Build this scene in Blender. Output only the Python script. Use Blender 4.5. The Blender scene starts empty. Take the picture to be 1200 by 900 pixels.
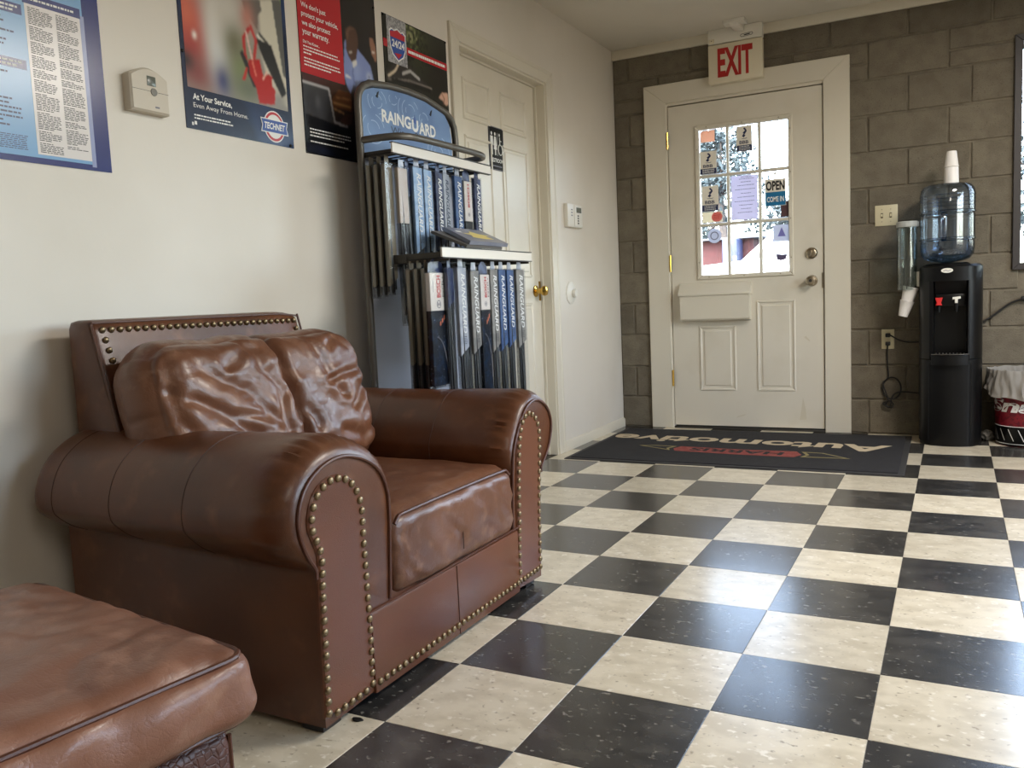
import bpy, bmesh, math, random
import numpy as np
from math import pi, sin, cos, radians
from mathutils import Vector, Matrix, noise as mnoise

random.seed(7)
SC = bpy.context.scene
COL = SC.collection

# ------------------------------------------------------------------ camera
cam_d = bpy.data.cameras.new('camera')
cam_d.sensor_fit = 'HORIZONTAL'
cam_d.sensor_width = 36.0
cam_d.lens = 36.0 * 992.795 / 1200.0
cam_d.clip_start = 0.05
cam_d.clip_end = 300
cam = bpy.data.objects.new('camera', cam_d)
COL.objects.link(cam)
_yaw, _pit, _rol = 0.484703, -0.0988118, -0.0444954
_f = Vector((-sin(_yaw) * cos(_pit), cos(_yaw) * cos(_pit), sin(_pit)))
_r = Vector((cos(_yaw), sin(_yaw), 0))
_u = _r.cross(_f)
_r2 = _r * cos(_rol) + _u * sin(_rol)
_u2 = _u * cos(_rol) - _r * sin(_rol)
cam.matrix_world = Matrix(((_r2.x, _u2.x, -_f.x, 1.96347), (_r2.y, _u2.y, -_f.y, 0.0),
                           (_r2.z, _u2.z, -_f.z, 0.87033), (0, 0, 0, 1)))
SC.camera = cam

# ------------------------------------------------------------------ sky, exposure, lamps
SKY_STRENGTH = 3.3
LAMP_POWER = 84.0
EXPOSURE = 0.10
SC.view_settings.view_transform = 'Standard'
SC.view_settings.look = 'None'
SC.view_settings.gamma = 1.0
SC.view_settings.use_curve_mapping = False
SC.view_settings.exposure = EXPOSURE
world = bpy.data.worlds.new('sky')
SC.world = world
world.use_nodes = True
_nt = world.node_tree
_sky = _nt.nodes.new('ShaderNodeTexSky')
_sky.sky_type = 'NISHITA'
_sky.sun_disc = False
_sky.sun_elevation = radians(48)
_sky.sun_rotation = radians(200)
_sky.air_density = 1.0
_sky.dust_density = 2.5
_hs = _nt.nodes.new('ShaderNodeHueSaturation')          # hazy, pale sky
_hs.inputs['Saturation'].default_value = 0.75
_nt.links.new(_sky.outputs[0], _hs.inputs['Color'])
_nt.links.new(_hs.outputs[0], _nt.nodes['Background'].inputs[0])
_nt.nodes['Background'].inputs[1].default_value = SKY_STRENGTH
# the sun stands high behind the building, it lights only the street outside
_sd = bpy.data.lights.new('sun', 'SUN')
_sd.energy = 2.0
_sd.angle = radians(0.6)
_sd.color = (1.0, 0.95, 0.88)
_so = bpy.data.objects.new('sun', _sd)
_so.rotation_euler = (radians(42), 0, radians(15))
COL.objects.link(_so)
SC.cycles.max_bounces = 10
SC.cycles.diffuse_bounces = 6
SC.cycles.transparent_max_bounces = 16
SC.cycles.sample_clamp_indirect = 6.0
SC.cycles.use_denoising = True
SC.cycles.caustics_reflective = False

ROOM_X, ROOM_Y0, ROOM_Y1, CEIL = 4.9, -3.0, 5.305, 2.42


def portal(name, loc, rot, sx, sy):
    d = bpy.data.lights.new(name, 'AREA')
    d.shape = 'RECTANGLE'
    d.size, d.size_y = sx, sy
    d.cycles.is_portal = True
    o = bpy.data.objects.new(name, d)
    o.location, o.rotation_euler = loc, rot
    COL.objects.link(o)


portal('door_portal', (0.82, 5.56, 1.41), (radians(-90), 0, 0), 0.62, 0.98)
portal('window_portal', (3.29, 5.56, 1.52), (radians(-90), 0, 0), 2.1, 1.24)
portal('side_window_portal', (5.1, 2.6, 1.52), (0, radians(90), 0), 1.24, 2.4)

# ------------------------------------------------------------------ helpers
_roots = {}


def srgb(r, g, b):
    def f(c):
        c /= 255.0
        return c / 12.92 if c <= 0.04045 else ((c + 0.055) / 1.055) ** 2.4
    return (f(r), f(g), f(b))


def M(name, col, rough=0.5, metal=0.0, noise=None, bump=None, coat=0.0, rand=False, spec=0.5, emit=None):
    """principled material; noise = [(scale, colour, lo, hi, detail)], bump = [(kind, scale, strength)]"""
    m = bpy.data.materials.new(name)
    m.use_nodes = True
    t = m.node_tree
    b = t.nodes['Principled BSDF']
    b.inputs['Base Color'].default_value = (*col, 1)
    b.inputs['Roughness'].default_value = rough
    b.inputs['Metallic'].default_value = metal
    b.inputs['Specular IOR Level'].default_value = spec
    if coat:
        b.inputs['Coat Weight'].default_value = coat
        b.inputs['Coat Roughness'].default_value = 0.16
    if emit:
        b.inputs['Emission Color'].default_value = (*emit[0], 1)
        b.inputs['Emission Strength'].default_value = emit[1]
    vec = None
    if noise or bump:
        tc = t.nodes.new('ShaderNodeTexCoord')
        vec = tc.outputs['Object']
        if rand:
            oi = t.nodes.new('ShaderNodeObjectInfo')
            mu = t.nodes.new('ShaderNodeVectorMath')
            mu.operation = 'SCALE'
            cx = t.nodes.new('ShaderNodeCombineXYZ')
            for k, s in enumerate((1.0, 1.7, 0.6)):
                q = t.nodes.new('ShaderNodeMath')
                q.operation = 'MULTIPLY'
                q.inputs[1].default_value = 37.0 * s
                t.links.new(oi.outputs['Random'], q.inputs[0])
                t.links.new(q.outputs[0], cx.inputs[k])
            ad = t.nodes.new('ShaderNodeVectorMath')
            ad.operation = 'ADD'
            t.links.new(vec, ad.inputs[0])
            t.links.new(cx.outputs[0], ad.inputs[1])
            vec = ad.outputs[0]
    cur = None
    for (sc, c2, lo, hi, det) in (noise or []):
        n = t.nodes.new('ShaderNodeTexNoise')
        if isinstance(sc, tuple):
            mp = t.nodes.new('ShaderNodeMapping')
            mp.inputs['Scale'].default_value = sc
            t.links.new(vec, mp.inputs[0])
            t.links.new(mp.outputs[0], n.inputs['Vector'])
            n.inputs['Scale'].default_value = 1.0
        else:
            n.inputs['Scale'].default_value = sc
            t.links.new(vec, n.inputs['Vector'])
        n.inputs['Detail'].default_value = det
        r = t.nodes.new('ShaderNodeMapRange')
        r.inputs[1].default_value = lo
        r.inputs[2].default_value = hi
        t.links.new(n.outputs[0], r.inputs[0])
        x = t.nodes.new('ShaderNodeMixRGB')
        t.links.new(r.outputs[0], x.inputs[0])
        if cur is None:
            x.inputs[1].default_value = (*col, 1)
        else:
            t.links.new(cur, x.inputs[1])
        x.inputs[2].default_value = (*c2, 1)
        cur = x.outputs[0]
    if rand and noise:
        hs = t.nodes.new('ShaderNodeHueSaturation')
        r = t.nodes.new('ShaderNodeMapRange')
        r.inputs[3].default_value, r.inputs[4].default_value = 0.88, 1.12
        t.links.new(oi.outputs['Random'], r.inputs[0])
        t.links.new(r.outputs[0], hs.inputs['Value'])
        t.links.new(cur, hs.inputs['Color'])
        cur = hs.outputs[0]
    if cur is not None:
        t.links.new(cur, b.inputs['Base Color'])
    prev = None
    for (kind, sc, st) in (bump or []):
        if kind == 'noise':
            n = t.nodes.new('ShaderNodeTexNoise')
            n.inputs['Detail'].default_value = 6
            out = n.outputs[0]
        else:
            n = t.nodes.new('ShaderNodeTexVoronoi')
            n.feature = 'DISTANCE_TO_EDGE' if kind == 'cell' else 'F1'
            out = n.outputs[0]
        n.inputs['Scale'].default_value = sc
        t.links.new(vec, n.inputs['Vector'])
        if kind == 'cell':
            r = t.nodes.new('ShaderNodeMapRange')
            r.inputs[2].default_value = 0.12
            t.links.new(out, r.inputs[0])
            out = r.outputs[0]
        bp = t.nodes.new('ShaderNodeBump')
        bp.inputs['Strength'].default_value = st
        bp.inputs['Distance'].default_value = 0.004
        t.links.new(out, bp.inputs['Height'])
        if prev is not None:
            t.links.new(prev, bp.inputs['Normal'])
        prev = bp.outputs[0]
    if prev is not None:
        t.links.new(prev, b.inputs['Normal'])
    return m


def glass_mat(name, tint=(1, 1, 1), refl=0.08, rough=0.02):
    """thin clear sheet: mostly see-through, mirror reflection growing at grazing angles"""
    m = bpy.data.materials.new(name)
    m.use_nodes = True
    t = m.node_tree
    t.nodes.remove(t.nodes['Principled BSDF'])
    tr = t.nodes.new('ShaderNodeBsdfTransparent')
    tr.inputs[0].default_value = (*tint, 1)
    gl = t.nodes.new('ShaderNodeBsdfGlossy')
    gl.inputs['Roughness'].default_value = rough
    lw = t.nodes.new('ShaderNodeLayerWeight')
    lw.inputs[0].default_value = 0.25
    r = t.nodes.new('ShaderNodeMapRange')
    r.inputs[3].default_value, r.inputs[4].default_value = refl, 0.7
    t.links.new(lw.outputs['Fresnel'], r.inputs[0])
    mx = t.nodes.new('ShaderNodeMixShader')
    t.links.new(r.outputs[0], mx.inputs[0])
    t.links.new(tr.outputs[0], mx.inputs[1])
    t.links.new(gl.outputs[0], mx.inputs[2])
    t.links.new(mx.outputs[0], t.nodes['Material Output'].inputs[0])
    return m


def print_mat(name, rough=0.3):
    m = bpy.data.materials.new(name)
    m.use_nodes = True
    t = m.node_tree
    a = t.nodes.new('ShaderNodeAttribute')
    a.attribute_name = 'Col'
    b = t.nodes['Principled BSDF']
    b.inputs['Roughness'].default_value = rough
    t.links.new(a.outputs['Color'], b.inputs['Base Color'])
    return m


def tag(o, label=None, cat=None, group=None, kind=None):
    if label:
        o['label'] = label
    if cat:
        o['category'] = cat
    if group:
        o['group'] = group
    if kind:
        o['kind'] = kind
    return o


def thing(name, loc, label=None, cat=None, group=None, kind=None, rz=0.0):
    o = bpy.data.objects.new(name, None)
    o.empty_display_size = 0.05
    o.location = loc
    o.rotation_euler = (0, 0, rz)
    COL.objects.link(o)
    tag(o, label, cat, group, kind)
    _roots[o.name] = Vector(loc)
    return o


def origin_of(o):
    while o is not None:
        if o.name in _roots:
            return _roots[o.name]
        o = o.parent
    return Vector((0, 0, 0))


class MB:
    """collects vertices and faces in world (or local) coordinates"""

    def __init__(self):
        self.v, self.f = [], []

    def add(self, vs, fs):
        k = len(self.v)
        self.v += [tuple(p) for p in vs]
        self.f += [tuple(i + k for i in f) for f in fs]
        return self

    def bm(self, b):
        b.verts.ensure_lookup_table()
        b.verts.index_update()
        self.add([v.co[:] for v in b.verts], [[v.index for v in f.verts] for f in b.faces])
        b.free()
        return self

    def box(self, x0, x1, y0, y1, z0, z1, bev=0.0, seg=2):
        if bev <= 0:
            vs = [(x, y, z) for x in (x0, x1) for y in (y0, y1) for z in (z0, z1)]
            return self.add(vs, [(0, 1, 3, 2), (4, 6, 7, 5), (0, 4, 5, 1), (2, 3, 7, 6), (0, 2, 6, 4), (1, 5, 7, 3)])
        b = bmesh.new()
        bmesh.ops.create_cube(b, size=1)
        for v in b.verts:
            v.co = Vector(((x0 + x1) / 2 + v.co.x * (x1 - x0), (y0 + y1) / 2 + v.co.y * (y1 - y0), (z0 + z1) / 2 + v.co.z * (z1 - z0)))
        bmesh.ops.bevel(b, geom=b.edges[:], offset=bev, segments=seg, affect='EDGES', profile=0.5)
        return self.bm(b)

    def prism(self, pts, fn, a, b, bev=0.0):
        """polygon pts in 2-D, fn(p, q, h) -> xyz, extruded from h=a to h=b; bev chamfers the b face"""
        n = len(pts)
        rings = [(a, pts)]
        if bev:
            rings.append((b - bev * (1 if b > a else -1), pts))
            rings.append((b, inset(pts, bev)))
        else:
            rings.append((b, pts))
        vs, fs = [], []
        for h, ps in rings:
            vs += [fn(p, q, h) for p, q in ps]
        for k in range(len(rings) - 1):
            for i in range(n):
                j = (i + 1) % n
                fs.append((k * n + i, k * n + j, (k + 1) * n + j, (k + 1) * n + i))
        fs.append(tuple(range(n))[::-1])
        fs.append(tuple(range((len(rings) - 1) * n, len(rings) * n)))
        return self.add(vs, fs)

    def tube(self, path, r, seg=8, closed=False, flat=1.0):
        P = [Vector(p) for p in path]
        n = len(P)
        rad = r if isinstance(r, (list, tuple)) else [r] * n
        vs, fs = [], []
        up = None
        for i, p in enumerate(P):
            if closed:
                t = (P[(i + 1) % n] - P[i - 1]).normalized()
            else:
                t = (P[min(i + 1, n - 1)] - P[max(i - 1, 0)]).normalized()
            if up is None:
                up = Vector((0, 0, 1)) if abs(t.z) < 0.9 else Vector((1, 0, 0))
            up = (up - t * up.dot(t)).normalized()
            sd = t.cross(up)
            for k in range(seg):
                a = 2 * pi * k / seg
                vs.append(p + (up * cos(a) + sd * sin(a) * flat) * rad[i])
        m = n if closed else n - 1
        for i in range(m):
            for k in range(seg):
                a, b_ = i * seg + k, i * seg + (k + 1) % seg
                c, d = ((i + 1) % n) * seg + (k + 1) % seg, ((i + 1) % n) * seg + k
                fs.append((a, b_, c, d))
        if not closed:
            fs.append(tuple(range(seg))[::-1])
            fs.append(tuple(range((n - 1) * seg, n * seg)))
        return self.add(vs, fs)

    def lathe(self, prof, c, seg=24, axis='z', sx=1.0, sy=1.0):
        """prof = [(radius, height)]"""
        vs, fs = [], []
        n = len(prof)
        for r, h in prof:
            r = max(r, 1e-5)
            for k in range(seg):
                a = 2 * pi * k / seg
                x, y = r * cos(a) * sx, r * sin(a) * sy
                if axis == 'z':
                    vs.append((c[0] + x, c[1] + y, c[2] + h))
                elif axis == 'x':
                    vs.append((c[0] + h, c[1] + x, c[2] + y))
                else:
                    vs.append((c[0] + x, c[1] + h, c[2] + y))
        for i in range(n - 1):
            for k in range(seg):
                fs.append((i * seg + k, i * seg + (k + 1) % seg, (i + 1) * seg + (k + 1) % seg, (i + 1) * seg + k))
        fs.append(tuple(range(seg))[::-1])
        fs.append(tuple(range((n - 1) * seg, n * seg)))
        return self.add(vs, fs)

    def grid(self, fn, nu, nv, cu=False, cv=False):
        vs = [fn(i / (nu if cu else nu - 1), j / (nv if cv else nv - 1)) for i in range(nu) for j in range(nv)]
        fs = []
        for i in range(nu if cu else nu - 1):
            for j in range(nv if cv else nv - 1):
                a, b_ = i, (i + 1) % nu
                c, d = j, (j + 1) % nv
                fs.append((a * nv + c, b_ * nv + c, b_ * nv + d, a * nv + d))
        return self.add(vs, fs)

    def mesh(self, name, mat, org=Vector((0, 0, 0)), sharp=35, weld=0.0):
        me = bpy.data.meshes.new(name)
        me.from_pydata([(x - org.x, y - org.y, z - org.z) for x, y, z in self.v], [], self.f)
        b = bmesh.new()
        b.from_mesh(me)
        if weld:
            bmesh.ops.remove_doubles(b, verts=b.verts[:], dist=weld)
        bmesh.ops.recalc_face_normals(b, faces=b.faces[:])
        b.to_mesh(me)
        b.free()
        me.polygons.foreach_set('use_smooth', [True] * len(me.polygons))
        me.set_sharp_from_angle(angle=radians(sharp))
        if mat:
            me.materials.append(mat)
        me.update()
        return me

    def obj(self, name, mat, parent=None, local=False, sharp=35, weld=0.0):
        org = Vector((0, 0, 0)) if local or parent is None else origin_of(parent)
        o = bpy.data.objects.new(name, self.mesh(name, mat, org, sharp, weld))
        COL.objects.link(o)
        o.parent = parent
        return o

    def single(self, name, mat, loc, label, cat, group=None, sharp=35):
        """a top-level thing of one mesh with its origin at loc"""
        o = bpy.data.objects.new(name, self.mesh(name, mat, Vector(loc), sharp))
        o.location = loc
        COL.objects.link(o)
        return tag(o, label, cat, group)


def inset(pts, d):
    """move every corner of a polygon inwards by d"""
    n = len(pts)
    area = sum(pts[i][0] * pts[(i + 1) % n][1] - pts[(i + 1) % n][0] * pts[i][1] for i in range(n))
    s = 1 if area > 0 else -1
    out = []
    for i in range(n):
        p0, p1, p2 = Vector(pts[i - 1]), Vector(pts[i]), Vector(pts[(i + 1) % n])
        a, b = (p1 - p0), (p2 - p1)
        if a.length < 1e-9 or b.length < 1e-9:
            out.append(tuple(p1))
            continue
        a.normalize()
        b.normalize()
        na, nb = Vector((-a.y, a.x)) * s, Vector((-b.y, b.x)) * s
        k = max(1 + na.dot(nb), 0.4)
        q = p1 + (na + nb) * d / k
        out.append((q.x, q.y))
    return out


def spline(pts, n=8, closed=False):
    """Catmull-Rom through the points"""
    P = [Vector(p) for p in pts]
    m = len(P)
    out = []
    for i in range(m if closed else m - 1):
        if closed:
            a, b, c, d = P[i - 1], P[i], P[(i + 1) % m], P[(i + 2) % m]
        else:
            a, b, c, d = P[max(i - 1, 0)], P[i], P[i + 1], P[min(i + 2, m - 1)]
        for k in range(n):
            t = k / n
            out.append(0.5 * ((2 * b) + (c - a) * t + (2 * a - 5 * b + 4 * c - d) * t * t + (3 * b - a - 3 * c + d) * t ** 3))
    if not closed:
        out.append(P[-1])
    return out


def resample(pts, step, closed=False):
    P = [Vector(p) for p in pts]
    if closed:
        P.append(P[0])
    L = [0.0]
    for a, b in zip(P, P[1:]):
        L.append(L[-1] + (b - a).length)
    n = max(1, round(L[-1] / step))
    out = []
    j = 0
    for k in range(n if closed else n + 1):
        s = L[-1] * k / n
        while j < len(P) - 2 and L[j + 1] < s:
            j += 1
        f = (s - L[j]) / max(L[j + 1] - L[j], 1e-9)
        out.append(P[j].lerp(P[j + 1], f))
    return out


_fonts = {}


def lettering(name, s, mat, parent, org, right, up, w=None, h=None, bold=0.0, depth=0.0006, align='c', slant=0.0):
    """flat raised print of a line of text; org = centre (or left middle), fitted into w x h"""
    cu = bpy.data.curves.new('t', 'FONT')
    cu.body = s
    cu.size = 1.0
    cu.offset = bold
    cu.shear = slant
    cu.resolution_u = 3
    to = bpy.data.objects.new('t', cu)
    COL.objects.link(to)
    bpy.context.view_layer.update()
    dg = bpy.context.evaluated_depsgraph_get()
    me0 = bpy.data.meshes.new_from_object(to.evaluated_get(dg))
    vs = [v.co.copy() for v in me0.vertices]
    fs = [tuple(p.vertices) for p in me0.polygons]
    bpy.data.objects.remove(to)
    bpy.data.curves.remove(cu)
    bpy.data.meshes.remove(me0)
    x0, x1 = min(v.x for v in vs), max(v.x for v in vs)
    y0, y1 = min(v.y for v in vs), max(v.y for v in vs)
    kx = ky = None
    if w:
        kx = w / (x1 - x0)
    if h:
        ky = h / (y1 - y0)
    kx = kx or ky
    ky = ky or kx
    R, U = Vector(right), Vector(up)
    N = R.cross(U)
    O = Vector(org)
    ax = {'c': (x0 + x1) / 2, 'l': x0, 'r': x1}[align]
    vs2 = [O + R * (v.x - ax) * kx + U * (v.y - (y0 + y1) / 2) * ky for v in vs]
    mb = MB()
    n = len(vs2)
    mb.add([p + N * depth for p in vs2], fs)
    me = bpy.data.meshes.new(name)
    og = origin_of(parent)
    me.from_pydata([tuple(Vector(p) - og) for p in mb.v], [], mb.f)
    me.materials.append(mat)
    o = bpy.data.objects.new(name, me)
    COL.objects.link(o)
    o.parent = parent
    return o


def microtext(name, mat, parent, plane, lines, h, seed=1):
    """unreadably small print: broken bars. lines = [(left, right, height position)] in the plane's 2-D"""
    rnd = random.Random(seed)
    mb = MB()
    for a, b, z in lines:
        p = a
        while p < b - 0.004:
            q = min(b, p + rnd.uniform(0.004, 0.016))
            vs = [plane(p, z - h / 2), plane(q, z - h / 2), plane(q, z + h / 2), plane(p, z + h / 2)]
            mb.add(vs, [(0, 1, 2, 3)])
            p = q + 0.0022
    return mb.obj(name, mat, parent)


def inside(Y, Z, poly):
    r = np.zeros(Y.shape, bool)
    n = len(poly)
    for i in range(n):
        (a, b), (c, d) = poly[i], poly[(i + 1) % n]
        if b == d:
            continue
        k = ((b > Z) != (d > Z)) & (Y < (c - a) * (Z - b) / (d - b) + a)
        r ^= k
    return r


def blur(A, n):
    for _ in range(n):
        for ax in (0, 1):
            A = _b(A, ax)
    return A


def _b(A, ax):
    pad = [(0, 0)] * A.ndim
    pad[ax] = (1, 1)
    B = np.pad(A, pad, mode='edge')
    s = [slice(None)] * A.ndim
    out = 0
    for k, w in ((0, .25), (1, .5), (2, .25)):
        s[ax] = slice(k, k + A.shape[ax])
        out = out + B[tuple(s)] * w
    return out


def photo_print(name, mat, parent, y0, y1, z0, z1, step, x, ops):
    """a printed photograph on the left wall: a fine grid coloured point by point"""
    ny, nz = int((y1 - y0) / step) + 1, int((z1 - z0) / step) + 1
    ys, zs = np.linspace(y0, y1, ny), np.linspace(z0, z1, nz)
    Y, Z = np.meshgrid(ys, zs, indexing='ij')
    A = np.zeros((ny, nz, 3))
    for op in ops:
        if op[0] == 'fill':
            A[:] = srgb(*op[1])
        elif op[0] == 'blob':
            (cy, cz), ry, rz, c = op[1:5]
            w = np.exp(-((Y - cy) / ry) ** 2 - ((Z - cz) / rz) ** 2)[..., None]
            A = A * (1 - w) + np.array(srgb(*c)) * w
        elif op[0] == 'poly':
            k = inside(Y, Z, op[1])
            A[k] = srgb(*op[2])
        elif op[0] == 'blur':
            A = blur(A, op[1])
        elif op[0] == 'line':
            pts, wd, c = op[1:4]
            for (a, b), (c1, d) in zip(pts, pts[1:]):
                dx, dz = c1 - a, d - b
                t = np.clip(((Y - a) * dx + (Z - b) * dz) / (dx * dx + dz * dz + 1e-12), 0, 1)
                A[np.hypot(Y - a - t * dx, Z - b - t * dz) < wd] = srgb(*c)
        elif op[0] == 'speck':
            rnd = np.random.RandomState(op[3])
            n = rnd.rand(ny // 3 + 2, nz // 3 + 2).repeat(3, 0).repeat(3, 1)[:ny, :nz]
            (cy, cz), (ry, rz) = op[4], op[5]
            w = np.exp(-((Y - cy) / ry) ** 2 - ((Z - cz) / rz) ** 2)
            A[(n * w) > op[1]] = srgb(*op[2])
    og = origin_of(parent)
    vs = [(x - og.x, float(a) - og.y, float(b) - og.z) for a in ys for b in zs]
    fs = [(i * nz + j, (i + 1) * nz + j, (i + 1) * nz + j + 1, i * nz + j + 1) for i in range(ny - 1) for j in range(nz - 1)]
    me = bpy.data.meshes.new(name)
    me.from_pydata(vs, [], fs)
    at = me.color_attributes.new('Col', 'FLOAT_COLOR', 'POINT')
    at.data.foreach_set('color', np.concatenate([A.reshape(-1, 3), np.ones((ny * nz, 1))], 1).astype(np.float32).ravel())
    me.materials.append(mat)
    o = bpy.data.objects.new(name, me)
    COL.objects.link(o)
    o.parent = parent
    return o


WL = lambda d: (lambda y, z: (d, y, z))          # a plane parallel to the left wall
WB = lambda d: (lambda x, z: (x, d, z))          # a plane parallel to the door wall

# ------------------------------------------------------------------ materials
m_wall = M('wall_paint', srgb(222, 215, 204), 0.42, noise=[(1.6, srgb(212, 204, 191), .45, .75, 3)], bump=[('noise', 60, .06), ('noise', 6, .12)])
m_ceil = M('ceiling_paint', srgb(214, 208, 196), 0.8, noise=[(1.2, srgb(202, 196, 184), .4, .7, 3)], bump=[('noise', 90, .1)])
m_trim = M('trim_paint', srgb(214, 207, 191), 0.4, bump=[('noise', 25, .05)])
m_door = M('door_paint', srgb(216, 209, 194), 0.35, noise=[(3.0, srgb(204, 196, 178), .5, .8, 5)], bump=[('noise', 18, .04)])
m_block = M('concrete_block', srgb(112, 104, 89), 0.85, rand=True, noise=[(14, srgb(100, 92, 78), .4, .65, 6), (170, srgb(74, 67, 56), .60, .72, 3), (230, srgb(146, 137, 120), .68, .76, 2)], bump=[('noise', 130, .55), ('noise', 22, .25)])
m_mortar = M('mortar', srgb(122, 113, 97), 0.9, noise=[(20, srgb(102, 94, 80), .4, .7, 4)], bump=[('noise', 120, .3)])
m_tile_l = M('vinyl_light', srgb(218, 208, 186), 0.30, rand=True, coat=0.35, noise=[((14, 20, 9), srgb(200, 189, 166), .40, .62, 9), ((60, 80, 30), srgb(160, 147, 124), .63, .72, 5), ((45, 60, 30), srgb(234, 227, 212), .60, .70, 5)], bump=[('noise', 9, .035), ('noise', 60, .02)])
m_tile_d = M('vinyl_dark', srgb(46, 45, 44), 0.26, rand=True, coat=0.35, noise=[((12, 18, 9), srgb(66, 64, 61), .42, .64, 9), ((55, 80, 30), srgb(128, 124, 116), .63, .72, 5)], bump=[('noise', 9, .035), ('noise', 60, .02)])
m_sub = M('floor_adhesive', srgb(70, 62, 50), 0.8)
m_leather = M('brown_leather', srgb(99, 58, 34), 0.31, noise=[(5, srgb(78, 44, 26), .35, .65, 5), (16, srgb(112, 70, 44), .56, .76, 5)], bump=[('cell', 260, .10), ('noise', 14, .12), ('noise', 45, .10)], coat=0.08)
m_leather2 = M('worn_leather', srgb(112, 72, 50), 0.33, noise=[(4, srgb(88, 53, 36), .38, .62, 5), (22, srgb(134, 96, 74), .54, .76, 6)], bump=[('cell', 60, .06), ('cell', 240, .10), ('noise', 9, .22), ('noise', 30, .22)], coat=0.1)
m_leather3 = M('faded_leather', srgb(132, 90, 70), 0.38, noise=[(4, srgb(108, 70, 53), .40, .64, 5), (20, srgb(152, 112, 92), .54, .76, 6)], bump=[('cell', 70, .06), ('cell', 240, .10), ('noise', 9, .22), ('noise', 30, .22)], coat=0.1)
m_leather_d = M('grained_leather', srgb(84, 48, 36), 0.42, noise=[(30, srgb(62, 34, 25), .4, .7, 5)], bump=[('cell', 90, .35)])
m_leather_p = M('panel_leather', srgb(108, 62, 38), 0.33, noise=[(4, srgb(90, 50, 31), .35, .7, 4)], bump=[('cell', 240, .10)], coat=0.1)
m_pipe = M('leather_piping', srgb(82, 46, 30), 0.4, bump=[('noise', 90, .1)])
m_seam = M('seam_thread', srgb(66, 38, 25), 0.6)
m_nail = M('antique_brass', srgb(148, 130, 102), 0.34, 0.85, noise=[(160, srgb(96, 78, 52), .45, .7, 3)])
m_foot = M('black_wood', srgb(26, 22, 20), 0.5)
m_steel = M('grey_steel', srgb(104, 100, 94), 0.4, 0.55)
m_steel_d = M('dark_steel', srgb(66, 63, 58), 0.5, 0.4)
m_wire = M('hook_wire', srgb(50, 48, 46), 0.4, 0.7)
m_white = M('white_plastic', srgb(226, 222, 212), 0.4)
m_strip = M('price_strip', srgb(214, 208, 198), 0.3)
m_cream = M('cream_plastic', srgb(216, 206, 172), 0.4)
m_brass = M('polished_brass', srgb(206, 168, 84), 0.18, 1.0)
m_nickel = M('satin_nickel', srgb(172, 160, 140), 0.28, 1.0)
m_black = M('black_plastic', srgb(9, 9, 10), 0.33, noise=[(6, srgb(14, 14, 15), .4, .7, 3)], spec=0.28)
m_black_m = M('matte_black', srgb(12, 12, 12), 0.6, spec=.3)
m_rubber = M('rubber', srgb(34, 33, 32), 0.7)
m_red = M('sign_red', srgb(176, 34, 30), 0.45)
m_ink = M('black_ink', srgb(24, 24, 28), 0.5)
m_inkw = M('white_ink', srgb(236, 236, 234), 0.5)
m_inkg = M('grey_ink', srgb(120, 118, 128), 0.5)
m_navy = M('navy_ink', srgb(24, 34, 84), 0.35)
m_print = print_mat('photo_print', 0.28)
m_glass = glass_mat('window_glass', (0.97, 0.985, 0.98), 0.05)

# ------------------------------------------------------------------ floor
T = 0.3048
GX, GY = 1.8185, 1.98024
floor = MB().box(-.3, ROOM_X + .15, ROOM_Y0 - .12, ROOM_Y1 + .2, -0.12, -0.0032).obj('floor', m_sub)
tag(floor, kind='structure')


def tile_mesh(name, mat):
    h = T / 2 - 0.0004
    return MB().prism([(-h, -h), (h, -h), (h, h), (-h, h)], lambda p, q, z: (p, q, z), -0.003, 0.0, 0.0006).mesh(name, mat)


tm_l, tm_d = tile_mesh('floor_tile_light', m_tile_l), tile_mesh('floor_tile_dark', m_tile_d)
rest = {0: MB(), 1: MB()}
rt = random.Random(3)
for i in range(-6, 11):
    for j in range(-17, 11):
        xa, ya = GX + i * T, GY + j * T
        xb, yb = xa + T, ya + T
        light = (i + j) % 2
        cxa, cxb, cyb = max(xa, 0.0), min(xb, ROOM_X), min(yb, ROOM_Y1)
        cya = max(ya, ROOM_Y0)
        if cxb - cxa < .01 or cyb - cya < .01:
            continue
        if j >= -6:
            o = bpy.data.objects.new('floor_tile', tm_l if light else tm_d)
            o.location = ((cxa + cxb) / 2, (cya + cyb) / 2, rt.uniform(-0.0002, 0.0))
            o.scale = ((cxb - cxa) / T, (cyb - cya) / T, 1)
            COL.objects.link(o)
            o.parent = floor
        else:
            rest[light].box(cxa + .0004, cxb - .0004, cya + .0004, cyb - .0004, -.003, -.0001)
tag(rest[1].obj('floor_tiling', m_tile_l, floor), kind='stuff')
tag(rest[0].obj('floor_tiling', m_tile_d, floor), kind='stuff')

# ------------------------------------------------------------------ left wall, ceiling, other walls
LW = MB()
LW.box(-0.12, 0, ROOM_Y0, 3.335, -.0032, CEIL)
LW.box(-0.12, 0, 4.255, ROOM_Y1 + 0.2, -.0032, CEIL)
LW.box(-0.12, 0, 3.335, 4.255, 2.022, CEIL)
LW.box(-0.3, -.12, 3.2, 4.4, -.003, 2.2)  # unseen slab added behind the restroom door to stop daylight leaking in
wall_left = tag(LW.obj('wall_left', m_wall), kind='structure')
wall_front = tag(MB().box(0, ROOM_X, ROOM_Y0 - .12, ROOM_Y0, 0, CEIL).obj('wall_front', m_wall), kind='structure')
RW = MB()
RW.box(ROOM_X, ROOM_X + .15, ROOM_Y0, 1.35, 0, CEIL)
RW.box(ROOM_X, ROOM_X + .15, 3.85, ROOM_Y1 + .2, 0, CEIL)
RW.box(ROOM_X, ROOM_X + .15, 1.35, 3.85, 0, .9)
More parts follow.
